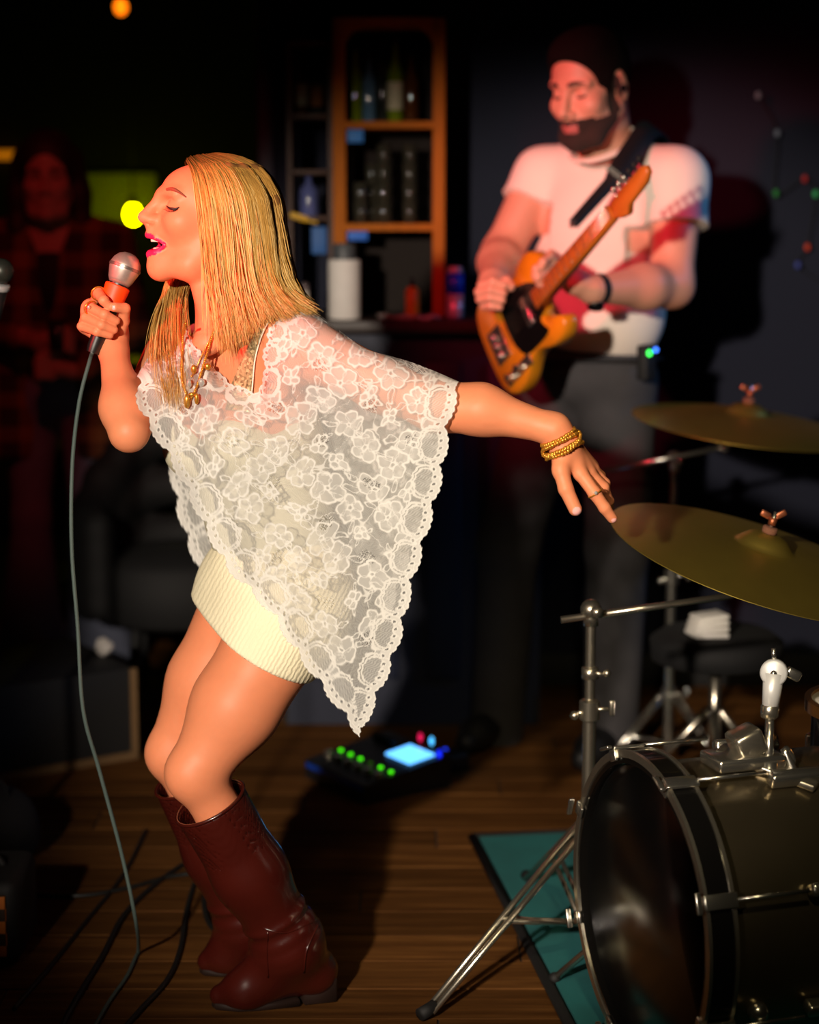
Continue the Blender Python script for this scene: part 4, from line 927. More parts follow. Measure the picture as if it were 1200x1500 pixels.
HB.p.append(('p', (hl(0.040, 0, 0), HR[:, 0]), 0.01, -2))
for g in far_g: q = PL(g)[2:6]; HB.chain(q, [0.012, 0.012, 0.009, 0.004], 0.02)
b1_ = bundle(near_g, 6500, 24, 0.0030, 21, 0.54, 0.00058, 0.0050); b2_ = bundle(far_g, 900, 24, 0.0034, 22, 0.50, 0.00066, 0.009)
b3_ = bundle([near_g[0], near_g[1], near_g[2], near_g[3]], 260, 24, 0.006, 24, 0.66, 0.0008, 0.012)
hv, hf, ht, n0 = [], [], [], 0
for v, f, t_ in (b1_, b2_, b3_): hv.append(v); hf.append(f+n0); ht.append(t_); n0 += len(v)
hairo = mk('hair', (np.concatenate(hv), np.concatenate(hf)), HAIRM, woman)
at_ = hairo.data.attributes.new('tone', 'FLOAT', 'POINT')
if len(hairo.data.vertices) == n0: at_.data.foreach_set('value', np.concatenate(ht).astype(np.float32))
hb_ = mk('hair_underlayer', HB.poly(0.004), mat('dark_blonde', (140, 92, 42), 0.7, var=0.3, scale=90, stretch=(6, 6, 1)), woman)

# --- jewellery
def beads(pts, r, n, seg=6):
    q = cat(np.asarray(pts, float), 400); s = np.r_[0, np.cumsum(np.linalg.norm(np.diff(q, axis=0), axis=1))]; t = np.linspace(0, s[-1], n)
    q = np.column_stack([np.interp(t, s, q[:, i]) for i in range(3)]); return join(*[ball(c, r*(0.85 + 0.3*((i*7) % 5)/5), seg) for i, c in enumerate(q)])
PC = Body(); PC.p = list(COLB.p)
nk1 = onfront([(322, 452), (318, 470), (311, 492), (305, 512), (299, 532), (293, 552), (286, 572), (278, 586)], 0.005, 20)
nk2 = onfront([(272, 474), (268, 492), (267, 516), (266, 540), (268, 562), (274, 580), (278, 588)], 0.006, 20)
nk3 = onfront([(320, 470), (308, 496), (296, 520), (287, 540), (280, 552)], 0.004, 16)
n1 = mk('necklace', beads(np.vstack([nk1, nk2[::-1]]), 0.0026, 118), GOLD, woman)
mk('necklace', tube(nk3, 0.0011, 6), GOLD, woman)
def pend(px, py, rx, rz, m): 
    Y = frontY(px, py, 0.009)[0]
    return mk('pendant', ball(P(px, py, Y), (rx, 0.003, rz), 10), m, n1)
for a_ in ((284, 541, 0.005, 0.008, GOLD), (295, 560, 0.006, 0.007, GEM), (277, 562, 0.004, 0.008, GEM), (274, 588, 0.006, 0.012, GOLD), (288, 584, 0.004, 0.010, GOLD), (281, 578, 0.006, 0.004, GOLD), (263, 526, 0.003, 0.007, GEM), (304, 537, 0.006, 0.006, GOLD)): pend(*a_)
bc, bd = P(823, 651, 3.058), P(852, 712, 3.05)-P(806, 618, 3.06); bd /= np.linalg.norm(bd)
x, y, z = frame_of(bd)
for i, (o_, rr, tl_) in enumerate(((-0.013, 0.0290, 0.10), (-0.005, 0.030, -0.05), (0.004, 0.0305, 0.08), (0.011, 0.0315, -0.10), (-0.001, 0.0335, 0.45))):
    z2 = z+tl_*x; x2, y2, _ = frame_of(z2); a = np.linspace(0, 2*math.pi, 33)
    ring_ = np.array([bc+bd*o_+rr*(math.cos(t)*x2+math.sin(t)*y2) for t in a]); mk('bracelet', beads(ring_, 0.0042, 40), GOLD, woman)
def ring(c, d, r, gem):
    x, y, z = frame_of(d); a = np.linspace(0, 2*math.pi, 25); o = mk('ring', tube(np.array([c+r*(math.cos(t)*x+math.sin(t)*y) for t in a]), 0.0013, 6, False), GOLD, woman)
    if gem is not None: mk('stone', ball(gem, 0.0034, 8), GEM, o)
ring(P(872, 722, 3.035), P(886, 744, 3.035)-P(871, 722, 3.035), 0.0125, P(873, 722, 3.021))
ring(P(133, 451, 3.205), P(153, 461, 3.186)-P(132, 450, 3.212), 0.0118, P(130, 450, 3.195))
ring(P(144, 430, 3.220), P(152, 440, 3.190)-P(144, 429, 3.222), 0.0118, None)

# --- microphone and its cable
MB_ = mat('mic_black', (18, 20, 20), 0.4); MG = mat('mic_grille', (196, 194, 182), 0.38, metal=0.75, bump=0.8, scale=260)
mic = empty('microphone', tuple(mB)); tag(mic, 'silver-headed microphone with orange band held in the singer\'s hand', 'microphone')
Lm = np.linalg.norm(mT-mB)
mk('handle', lathe([(0.0105, -0.012), (0.0125, 0.0), (0.0155, Lm*0.5), (0.0165, Lm*0.62), (0.017, Lm-0.026)], mB, mx_, 24), MB_, mic, autosharp=40)
mk('orange_band', lathe([(0.0170, 0), (0.0195, 0.002), (0.0215, 0.030), (0.0195, 0.032)], mB+mx_*(Lm-0.064), mx_, 24), mat('orange_tape', (255, 74, 10), 0.5), mic, autosharp=40)
gr = mk('grille', lathe([(0.0165, -0.030), (0.021, -0.022), (0.0255, -0.006), (0.0262, -0.003), (0.0262, 0.003), (0.0255, 0.006), (0.023, 0.013), (0.017, 0.0205), (0.009, 0.0248), (0.0001, 0.026)], mT, mx_, 28), MG, mic)
mk('grille_ring', lathe([(0.0258, -0.003), (0.0275, -0.002), (0.0275, 0.002), (0.0258, 0.003)], mT, mx_, 28), mat('mic_ring', (150, 148, 140), 0.3, metal=0.8), gr, autosharp=30)
cab = [mB-mx_*0.01, P(131, 530, 3.23), P(116, 590, 3.24), P(106, 680, 3.25), P(105, 800, 3.25), P(114, 920, 3.25), P(122, 1040, 3.25), P(146, 1130, 3.27), P(178, 1250, 3.29), P(199, 1350, 3.31), FL(202, 1396, 0.006), FL(186, 1430, 0.004), FL(158, 1470, 0.004), FL(130, 1520, 0.004)]
cabp = cat(cab, 160); cabp[:, 2] = np.maximum(cabp[:, 2], 0.0040)
mk('cable', tube(cabp, 0.0036, 8), mat('cable_green_lit', (70, 84, 80), 0.5), mic)  # greenish cast of the light is part of this cable colour
# ================================================================== the guitarist
def gen_head(B, HO, HR, s, male=True):
    h = lambda x, y, z: HO+HR@(np.array([x, y, z])*s)
    E = lambda p, r, k=0.012, op=1: B.ell(h(*p), np.array(r)*s, HR, k, op)
    C = lambda a, b, ra, rb, k=0.01: B.cone(h(*a), h(*b), ra*s, rb*s, k)
    E((-0.008, 0, 0.030), (0.098, 0.076, 0.090), 0.02); E((0.045, 0, -0.045), (0.050, 0.058, 0.062), 0.03)
    for q in (1, -1):
        C((0.0, 0.055*q, -0.055), (0.062, 0.036*q, -0.100), 0.018, 0.018, 0.03); C((0.062, 0.036*q, -0.100), (0.083, 0.010*q, -0.104), 0.018, 0.017, 0.02)
        C((0.087, 0.010*q, 0.019), (0.070, 0.046*q, 0.020), 0.011 if male else 0.008, 0.009, 0.012); E((0.064, 0.043*q, -0.028), (0.020, 0.020, 0.018), 0.025)
        B.ell(h(0.094, 0.032*q, 0.002), np.array((0.018, 0.015, 0.010))*s, HR, 0.012, -1); E((0.070, 0.032*q, 0.001), (0.0135, 0.015, 0.012), 0.004)
        E((-0.006, 0.078*q, -0.008), (0.018, 0.008, 0.032), 0.006); E((0.100, 0.014*q, -0.040), (0.010, 0.007, 0.008), 0.006)
        C((0.0955, 0.0, -0.0655), (0.082, 0.022*q, -0.0675), 0.0055, 0.003, 0.004); C((0.0945, 0.0, -0.0760), (0.082, 0.021*q, -0.0705), 0.0068, 0.003, 0.004)
    C((0.087, 0, 0.012), (0.112, 0, -0.030), 0.009, 0.011, 0.010); E((0.112, 0, -0.034), (0.012, 0.0115, 0.010), 0.006); E((0.080, 0, -0.064), (0.022, 0.028, 0.026), 0.02); E((0.084, 0, -0.105), (0.019, 0.020, 0.016), 0.02)
    return h
G = Body(); GH = P(866, 124, 4.68); GR = rotm((-0.66, -0.72, -0.30)); gs = 1.10
gh = gen_head(G, GH, GR, gs); GT = rotm((-0.55, -0.83, 0))
gsR, gsL = P(794, 256, 4.86), P(990, 264, 4.66)
G.cone(gh(-0.025, 0, -0.06), P(888, 226, 4.80), 0.062, 0.068, 0.03)
G.cone(P(888, 238, 4.80), gsR, 0.055, 0.06, 0.05); G.cone(P(888, 238, 4.80), gsL, 0.055, 0.06, 0.05)
G.ell(P(884, 335, 4.79), (0.115, 0.165, 0.19), GT, 0.04); G.ell(P(874, 455, 4.80), (0.105, 0.150, 0.15), GT, 0.05)
geR, gwR = P(735, 372, 4.80), P(722, 412, 4.55); geL, gwL = P(984, 418, 4.58), P(868, 424, 4.40)
G.cone(gsR, geR, 0.060, 0.048, 0.03); G.cone(geR, P(732, 385, 4.72), 0.047, 0.050, 0.03); G.cone(P(732, 385, 4.72), gwR, 0.050, 0.030, 0.03)
G.cone(gsL, geL, 0.066, 0.050, 0.03); G.cone(geL, P(945, 420, 4.51), 0.050, 0.050, 0.03); G.cone(P(945, 420, 4.51), gwL, 0.050, 0.031, 0.03)
# strumming hand
G.cone(gwR, P(722, 428, 4.48), 0.029, 0.026, 0.02)
for i, (a, b, c_, d) in enumerate((((716, 424, 4.455), (706, 418, 4.43), (722, 412, 4.405), (740, 418, 4.405)), ((714, 432, 4.455), (702, 428, 4.425), (718, 424, 4.40), (738, 430, 4.40)), ((714, 440, 4.458), (704, 438, 4.43), (718, 436, 4.405), (736, 440, 4.405)), ((716, 446, 4.465), (710, 448, 4.44), (720, 448, 4.415), (732, 450, 4.415)))):
    fingers(G, [([P(*a), P(*b), P(*c_), P(*d)], 1.12)], 0.0105, 0.004)
fingers(G, [([P(728, 420, 4.46), P(742, 412, 4.43), P(748, 420, 4.415)], 1.2)], 0.0115, 0.005)
# fretting hand
G.cone(gwL, P(842, 412, 4.38), 0.030, 0.027, 0.02); G.cone(P(842, 412, 4.38), P(818, 400, 4.36), 0.027, 0.022, 0.02)
for a, b, c_, d in (((822, 392, 4.345), (806, 376, 4.32), (796, 384, 4.30), (792, 396, 4.305)), ((818, 398, 4.345), (798, 388, 4.315), (786, 394, 4.30), (784, 406, 4.305)), ((818, 406, 4.345), (800, 402, 4.315), (788, 406, 4.30), (790, 416, 4.31)), ((822, 412, 4.35), (808, 414, 4.325), (798, 416, 4.31), (798, 422, 4.315))):
    fingers(G, [([P(*a), P(*b), P(*c_), P(*d)], 1.1)], 0.0105, 0.004)
fingers(G, [([P(836, 398, 4.37), P(824, 384, 4.375), P(808, 372, 4.37)], 1.2)], 0.0115, 0.005)
gb_lo, gb_hi = GH-np.array([0.17, 0.17, 0.18]), GH+np.array([0.17, 0.17, 0.17])
GV, GF = multires(G, 0.007, [(gb_lo, gb_hi, 0.0028), (P(690, 465, 4.5)-np.array([0, .13, 0]), P(690, 465, 4.5)+np.array([0.105, .12, 0.105]), 0.0026), (P(770, 432, 4.4)-np.array([0, .13, 0]), P(770, 432, 4.4)+np.array([0.105, .12, 0.105]), 0.0026)])
SKINM = mat('skin_fair', (212, 150, 124), 0.5, var=0.05, scale=50); STUB = mat('beard_dark', (44, 30, 24), 0.95, var=0.3, scale=160, bump=0.5); LIPM = mat('lips_man', (178, 98, 92), 0.45)
gfc = GV[GF].mean(1); loc = ((gfc-GH)@GR)/gs; gm = np.zeros(len(GF), int)
inh = np.abs(loc).max(1) < 0.16
be = inh & (loc[:, 2] < -0.050+0.9*np.clip(loc[:, 0]-0.055, 0, 1)*0-0.0) & (loc[:, 2] > -0.128) & (loc[:, 0] > 0.012)
be &= ~((loc[:, 0] > 0.066) & (loc[:, 2] > -0.052))
be |= inh & (loc[:, 0] > 0.004) & (loc[:, 0] < 0.034) & (loc[:, 2] < 0.02) & (loc[:, 2] > -0.06) & (np.abs(loc[:, 1]) > 0.05)
be &= ~(inh & (loc[:, 0] > 0.035) & (loc[:, 2] > -0.062-0.0) & (np.abs(loc[:, 1]) > 0.030) & (loc[:, 0] < 0.072) & (loc[:, 2] > -0.058))
gm[be] = 1; gm[inh & (loc[:, 0] > 0.083) & (np.abs(loc[:, 2]+0.071) < 0.009) & (np.abs(loc[:, 1]) < 0.021)] = 2
man = mk('person', (GV, GF), [SKINM, STUB, LIPM], matidx=gm, base=(float(P(880, 500, 4.8)[0]), 4.8, 0.0)); tag(man, 'bearded guitarist in cream t-shirt and dark jeans looking down at his guitar', 'person')
HM = Body(); HM.ell(gh(-0.009, 0, 0.032), np.array((0.1005, 0.0790, 0.0925))*gs, GR, 0.02); HM.ell(gh(0.035, 0, 0.080), np.array((0.050, 0.056, 0.036))*gs, GR, 0.04)
HM.p.append(('p', (gh(0, 0, -0.030), GR@np.array([0.3, 0, -1.0])), 0.01, -2))
HM.ell(gh(-0.004, 0.085, -0.006), np.array((0.024, 0.03, 0.034))*gs, GR, 0.006, -1); HM.ell(gh(0.098, 0, 0.004), np.array((0.062, 0.080, 0.070))*gs, GR, 0.008, -1); HM.ell(gh(0.06, 0, -0.04), np.array((0.040, 0.10, 0.055))*gs, GR, 0.01, -1)
mk('hair', HM.poly(0.004), mat('short_dark_hair', (16, 11, 10), 0.95, var=0.5, scale=120, bump=1.0, spec=0.1), man)
for q in (1, -1):
    ep = [gh(0.096, 0.012*q, 0.021), gh(0.094, 0.028*q, 0.026), gh(0.078, 0.048*q, 0.021)]; mk('eyebrow', tube(cat(ep, 10), [0.003, 0.004, 0.0045, 0.0045, 0.0045, 0.004, 0.004, 0.003, 0.002, 0.001], 6), STUB, man)
    mk('eyelashes', tube(cat([gh(0.084, 0.022*q, -0.005), gh(0.0855, 0.032*q, -0.008), gh(0.078, 0.043*q, -0.005)], 8), 0.0022, 6), LASH, man)
mk('ear_monitor', ball(gh(0.004, 0.088, -0.010), (0.010, 0.006, 0.010), 10, GR), GLOSSB, man)
# t-shirt
T = Body(); T.ell(P(884, 335, 4.79), (0.135, 0.185, 0.20), GT, 0.04); T.ell(P(874, 455, 4.80), (0.135, 0.180, 0.165), GT, 0.05)
T.cone(P(888, 240, 4.80), gsR, 0.070, 0.062, 0.05); T.cone(P(888, 240, 4.80), gsL, 0.070, 0.072, 0.05)
sR2, sL2 = P(768, 305, 4.83), P(990, 345, 4.62)
T.cone(gsR, sR2, 0.062, 0.068, 0.04); T.cone(gsL, sL2, 0.074, 0.080, 0.04)
T.ell(gh(0.00, 0, -0.135), np.array((0.075, 0.072, 0.045))*1.05, GR, 0.01, -1)
T.plane(P(868, 524, 4.65), np.array([-0.10, 0.05, -1.0]), 0.012)
tee = Body(); tee.p = list(T.p)
# sleeve ends are cut square to the arm
def cut_sleeve(V, F, c, n, rad):
    n = n/np.linalg.norm(n); d = V-c; far = (d@n > 0) & (np.linalg.norm(d-np.outer(d@n, n), axis=1) < rad) & (d@n < 0.09)
    V = V.copy(); V[far] -= np.outer((d@n)[far]*0.93, n); return V
TV, TF = T.poly(0.0065); TV = cut_sleeve(TV, TF, P(772, 296, 4.835), sR2-gsR, 0.11); TV = cut_sleeve(TV, TF, P(990, 330, 4.625), sL2-gsL, 0.12)
TEEM = mat('cream_cotton', (236, 222, 208), 0.9, var=0.04, scale=8, bump=0.15)
ts = mk('t_shirt', (TV, TF), TEEM, man)
mk('collar', tube(np.array([gh(-0.008, 0, -0.126)+GR@np.array([0.083*math.cos(t), 0.080*math.sin(t), -0.010-0.018*math.cos(t)]) for t in np.linspace(0, 2*math.pi, 40)]), 0.006, 8, False), TEEM, ts)
# jeans and shoes
J = Body(); J.ell(P(868, 545, 4.80), (0.125, 0.168, 0.10), GT, 0.04)
kn = {'R': (P(805, 575, 4.86), P(745, 800, 4.84), P(728, 1070, 4.90)), 'L': (P(905, 575, 4.78), P(905, 800, 4.74), P(895, 1075, 4.76))}
for h_, k_, a_ in kn.values(): J.cone(h_, k_, 0.100, 0.078, 0.03); J.cone(k_, a_, 0.078, 0.070, 0.03)
J.plane(P(868, 505, 4.8), (0, 0, 1))
JM = mat('charcoal_denim', (62, 60, 62), 0.9, var=0.25, scale=14, bump=0.15); je = mk('jeans', J.poly(0.008), JM, man)
mk('belt', tube(np.array([P(868, 522, 4.80)+GT@np.array([0.131*math.cos(t), 0.174*math.sin(t), 0]) for t in np.linspace(0, 2*math.pi, 40)]), 0.012, 8, False, 0.4, (0, 0, 1)), BLACK, je)
for h_, k_, a_ in kn.values():
    sB = Body(); q = np.array([a_[0], a_[1], 0.0]); f_ = np.array([-0.5, -0.86, 0]); sB.cone(q+np.array([0, 0, 0.055])-f_*0.06, q+f_*0.12+np.array([0, 0, 0.045]), 0.045, 0.042, 0.02); sB.cone(q+f_*0.12+np.array([0, 0, 0.045]), q+f_*0.17+np.array([0, 0, 0.035]), 0.040, 0.030, 0.02); sB.cone(q+np.array([0, 0, 0.05]), q+np.array([0, 0, 0.11]), 0.045, 0.045, 0.02); sB.p.append(('p', (np.array([0, 0, 0.001]), np.array([0, 0, -1.0])), 0.004, -2))
    mk('shoe', sB.poly(0.007), mat('dark_shoe', (20, 20, 22), 0.6), man)
bp_ = P(950, 520, 4.60); bpk = mk('belt_pack', box(bp_+np.array([0, 0.03, -0.02]), (0.055, 0.03, 0.085), GT, 0.005), BLACK, man)
mk('indicator_light', ball(bp_+np.array([0.002, 0.006, 0.004]), 0.0075, 8), mat('green_led', (60, 255, 90), 0.4, emit=(60, 255, 90), estr=3), bpk); mk('indicator_light', ball(bp_+np.array([0.018, 0.004, 0.012]), 0.006, 8), mat('blue_led', (60, 120, 255), 0.4, emit=(60, 120, 255), estr=3), bpk)
x_, y_, z_ = frame_of(gwL-geL); wc = gwL+(geL-gwL)*0.06
wt = mk('watch_strap', lathe([(0.0335, -0.012), (0.0365, -0.010), (0.0365, 0.010), (0.0335, 0.012)], wc, gwL-geL, 24), BLACK, man); mk('watch_case', lathe([(0.018, 0), (0.020, 0.004), (0.018, 0.011)], wc+np.array([-0.004, -0.012, -0.034]), (-0.1, -0.5, -1), 20), GLOSSB, wt)

# ------------------------------------------------------------------ guitar
B0, H0 = P(726, 524, 4.55), P(963, 247, 3.98); gd = H0-B0; GL = np.linalg.norm(gd); gd /= GL
gn = np.array([-0.52, -0.80, 0.22]); gn -= gd*(gn@gd); gn /= np.linalg.norm(gn); gt = np.cross(gn, gd)     # gt points to the player's upper side
if gt[2] < 0: gt = -gt
BS = mat('butterscotch', (206, 128, 20), 0.3, var=0.12, scale=6, stretch=(1, 6, 6), coat=0.3); MAPLE = mat('maple_neck', (196, 104, 34), 0.35, var=0.12); CHR = mat('chrome', (206, 202, 190), 0.22, metal=0.96, var=0.03)
gt_o = empty('electric_guitar', tuple(B0)); tag(gt_o, 'butterscotch electric guitar with black pickguard held by the bearded guitarist', 'guitar')
bl = GL*0.42; bw = 0.125
outl = [(0.00, 0.0), (0.012, 0.55), (0.06, 0.86), (0.16, 1.0), (0.30, 0.97), (0.44, 0.78), (0.54, 0.70), (0.66, 0.76), (0.80, 0.90), (0.92, 0.86), (0.99, 0.62), (1.0, 0.26), (0.90, 0.18), (0.82, -0.10), (0.78, -0.26), (0.84, -0.44), (0.97, -0.56), (0.985, -0.74), (0.90, -0.90), (0.76, -0.88), (0.60, -0.72), (0.48, -0.74), (0.32, -0.96), (0.18, -1.0), (0.07, -0.86), (0.012, -0.55)]
op = cat(np.array(outl+[outl[0]]), 90)[:-1]; poly = [(s*bl, t*bw) for s, t in op]
mk('body', prism(poly, B0, gd, gt, gn, 0.042, 0.006), BS, gt_o)
pg = [(0.36, 0.10), (0.40, 0.60), (0.62, 0.58), (0.86, 0.30), (0.88, -0.12), (0.76, -0.34), (0.80, -0.62), (0.62, -0.66), (0.46, -0.60), (0.38, -0.30)]
mk('pickguard', prism([(s*bl, t*bw) for s, t in cat(np.array(pg+[pg[0]]), 40)[:-1]], B0+gn*0.0225, gd, gt, gn, 0.003), mat('pickguard_black', (12, 12, 13), 0.25), gt_o, smooth=False)
ns, ne = bl*0.80, GL*0.80
mk('neck', prism([(ns, -0.022), (ne, -0.016), (ne, 0.016), (ns, 0.022)], B0+gn*0.022, gd, gt, gn, 0.024, 0.004), MAPLE, gt_o)
hsd = mk('headstock', prism([(s_*1.0+ne, t_) for s_, t_ in [(0, -0.016), (0.02, -0.028), (0.045, -0.036), (0.06, -0.022), (GL-ne-0.02, -0.016), (GL-ne, -0.003), (GL-ne, 0.010), (GL-ne-0.012, 0.017), (0.05, 0.019), (0.01, 0.016)]], B0+gn*0.020, gd, gt, gn, 0.015, 0.003), MAPLE, gt_o)
for k in range(6): c = B0+gn*0.020+gd*(ne+0.030+k*(GL-ne-0.045)/5)+gt*0.027; mk('tuning_peg', join(cyl(c-gt*0.012, c+gt*0.006, 0.003, 8), ball(c+gt*0.010, 0.007, 8)), BLACK if k > 2 else CHR, hsd)
for k in range(12): c = B0+gn*0.0345+gd*(ne-(ne-ns)*(1-0.93**k)*1.6); mk('fret', box(c, (0.0018, 0.034, 0.0015), np.stack([gd, gt, gn], 1)), CHR, gt_o, smooth=False)
mk('bridge', box(B0+gn*0.0235+gd*bl*0.20, (0.06, 0.085, 0.004), np.stack([gd, gt, gn], 1), 0.001), CHR, gt_o)
for k in (-1, 0, 1): mk('saddle', box(B0+gn*0.029+gd*bl*0.17+gt*0.024*k, (0.022, 0.016, 0.010), np.stack([gd, gt, gn], 1), 0.003), CHR, gt_o)
mk('control_plate', box(B0+gn*0.0225+gd*bl*0.30-gt*bw*0.70, (0.12, 0.026, 0.003), np.stack([gd, gt, gn], 1), 0.001), CHR, gt_o)
for k in (0, 1): c = B0+gn*0.024+gd*(bl*0.20+k*0.045)-gt*bw*0.70; mk('knob', cyl(c, c+gn*0.016, 0.010, 14), CHR, gt_o, autosharp=40)
mk('pickup', box(B0+gn*0.026+gd*bl*0.66, (0.024, 0.07, 0.008), np.stack([gd, gt, gn], 1), 0.003), CHR, gt_o)
for k in range(6): mk('string', tube(np.array([B0+gn*0.034+gd*bl*0.17+gt*(k-2.5)*0.0098, B0+gn*0.0365+gd*ne+gt*(k-2.5)*0.0050]), 0.0006, 4), CHR, gt_o)
sp = [P(905, 470, 4.98), P(955, 300, 5.00), P(968, 205, 4.86), P(950, 190, 4.73), P(925, 225, 4.60), P(904, 256, 4.52), P(872, 292, 4.46), P(840, 328, 4.40)]
spc = cat(sp, 48); st_ = mk('strap', ribbon(spc, (0.78, -0.10, -0.62), np.interp(np.arange(48), [0, 30, 33, 36, 47], [0.055, 0.058, 0.056, 0.032, 0.026]), 0.005), BLACK, gt_o)
mk('strap_buckle', box(P(904, 256, 4.513), (0.060, 0.010, 0.012), np.stack([np.array([0.78, 0, -0.626]), np.array([0, 1.0, 0]), np.array([0.626, 0, 0.78])], 1)), CHR, st_, smooth=False)
mk('strap_button', cyl(P(840, 328, 4.41), P(838, 330, 4.44), 0.007, 10), CHR, gt_o)

# ================================================================== onlooker in the plaid jacket
Q = Body(); QO = P(70, 256, 5.60); QR = rotm((0.10, -0.98, -0.12)); qh = gen_head(Q, QO, QR, 0.98, False); QT = rotm((0.05, -1, 0))
qc = lambda x, z, y=5.66: np.array([QO[0]+x, y, z])
Q.cone(qh(-0.02, 0, -0.06), qc(0, 1.345), 0.048, 0.055, 0.03); Q.ell(qc(0, 1.18), (0.095, 0.15, 0.19), QT, 0.04); Q.ell(qc(0, 0.93), (0.095, 0.145, 0.14), QT, 0.05)
Q.cone(qc(-0.15, 1.30), qc(0.15, 1.30), 0.05, 0.05, 0.05)
hq = (P(72, 497, 5.40), P(88, 538, 5.42))
Q.cone(qc(-0.18, 1.28), qc(-0.22, 1.05, 5.62), 0.045, 0.038, 0.03); Q.cone(qc(-0.22, 1.05, 5.62), hq[0]+np.array([-0.03, 0.02, -0.01]), 0.038, 0.026, 0.02)
Q.cone(qc(0.18, 1.28), qc(0.23, 1.03, 5.62), 0.045, 0.038, 0.03); Q.cone(qc(0.23, 1.03, 5.62), hq[1]+np.array([0.04, 0.02, -0.01]), 0.038, 0.026, 0.02)
for (hx, sgn) in ((hq[0], 1), (hq[1], -1)):
    Q.cone(hx+np.array([-0.03*sgn, 0.02, -0.01]), hx, 0.026, 0.028, 0.02)
    for i in range(4): b_ = hx+np.array([0.02*sgn, -0.01, 0.026-0.018*i]); fingers(Q, [([b_, b_+np.array([0.035*sgn, -0.02, 0.004]), b_+np.array([0.050*sgn, 0.0, -0.012])], 1.0)], 0.0105, 0.004)
    fingers(Q, [([hx+np.array([0, -0.01, 0.02]), hx+np.array([0.02*sgn, -0.025, 0.042]), hx+np.array([0.042*sgn, -0.02, 0.045])], 1.1)], 0.0105, 0.005)
QV, QF = multires(Q, 0.009, [(QO-np.array([0.14, 0.15, 0.16]), QO+np.array([0.14, 0.14, 0.15]), 0.0035)])
look = mk('person', (QV, QF), mat('skin_onlooker', (208, 150, 126), 0.55), base=(float(QO[0]), 5.66, 0.0)); tag(look, 'onlooker in brown plaid jacket and black top standing behind the singer', 'person')
HQ = Body(); HQ.ell(qh(-0.012, 0, 0.038), (0.104, 0.084, 0.094), QR, 0.02)
for q in (1, -1): HQ.chain([qh(-0.02, 0.075*q, 0.04), qh(-0.02, 0.088*q, -0.06), qh(-0.01, 0.095*q, -0.16), qh(0.0, 0.10*q, -0.24)], [0.030, 0.032, 0.030, 0.016], 0.03)
HQ.chain([qh(-0.07, 0, 0.03), qh(-0.085, 0, -0.08), qh(-0.09, 0, -0.2)], [0.05, 0.06, 0.05], 0.04); HQ.ell(qh(0.085, 0, -0.03), (0.062, 0.062, 0.095), QR, 0.012, -1)
mk('hair', HQ.poly(0.006), mat('brown_hair', (48, 26, 20), 0.6, var=0.4, scale=90), look)
for q in (1, -1): mk('eye', ball(qh(0.083, 0.032*q, 0.0), (0.006, 0.010, 0.005), 10, QR), LASH, look); mk('eyebrow', tube(cat([qh(0.097, 0.012*q, 0.021), qh(0.094, 0.028*q, 0.026), qh(0.078, 0.046*q, 0.02)], 8), 0.003, 6), LASH, look)
mk('lips', ball(qh(0.094, 0, -0.071), (0.008, 0.021, 0.008), 10, QR), mat('lips_red', (150, 40, 50), 0.4), look)
def plaid():
    m = mat('brown_plaid', (92, 58, 34), 0.9, var=0.2); nt = m.node_tree; b = nt.nodes['Principled BSDF']; tc = nt.nodes.new('ShaderNodeTexCoord'); sx = nt.nodes.new('ShaderNodeSeparateXYZ'); nt.links.new(tc.outputs['Object'], sx.inputs[0]); acc = None
    for i, f in ((0, 62), (2, 62)):
        a = nt.nodes.new('ShaderNodeMath'); a.operation = 'MULTIPLY'; a.inputs[1].default_value = f; nt.links.new(sx.outputs[i], a.inputs[0]); s_ = nt.nodes.new('ShaderNodeMath'); s_.operation = 'SINE'; nt.links.new(a.outputs[0], s_.inputs[0]); g = nt.nodes.new('ShaderNodeMath'); g.operation = 'GREATER_THAN'; g.inputs[1].default_value = 0.2; nt.links.new(s_.outputs[0], g.inputs[0])
        if acc is None: acc = g
        else: ad = nt.nodes.new('ShaderNodeMath'); ad.operation = 'ADD'; nt.links.new(acc.outputs[0], ad.inputs[0]); nt.links.new(g.outputs[0], ad.inputs[1]); acc = ad
    h = nt.nodes.new('ShaderNodeMath'); h.operation = 'MULTIPLY'; h.inputs[1].default_value = 0.5; nt.links.new(acc.outputs[0], h.inputs[0]); cr = nt.nodes.new('ShaderNodeValToRGB'); cr.color_ramp.elements[0].color = (*lin((62, 36, 24)), 1); cr.color_ramp.elements[1].color = (*lin((150, 98, 52)), 1); nt.links.new(h.outputs[0], cr.inputs[0]); nt.links.new(cr.outputs[0], b.inputs['Base Color']); return m
JK = Body()
for q in (1, -1):
    JK.ell(qc(0.085*q, 1.12), (0.125, 0.115, 0.24), QT, 0.04); JK.cone(qc(0.10*q, 1.0), qc(0.13*q, 0.68), 0.10, 0.105, 0.05)
    e_ = qc(0.23*q, 1.04, 5.62); w_ = (hq[0]+np.array([-0.045, 0.035, -0.01])) if q < 0 else (hq[1]+np.array([0.055, 0.035, -0.01]))
    JK.cone(qc(0.17*q, 1.28), e_, 0.066, 0.055, 0.03); JK.cone(e_, w_, 0.055, 0.042, 0.03); JK.cone(qc(0.05*q, 1.335), qc(0.17*q, 1.285), 0.045, 0.06, 0.04)
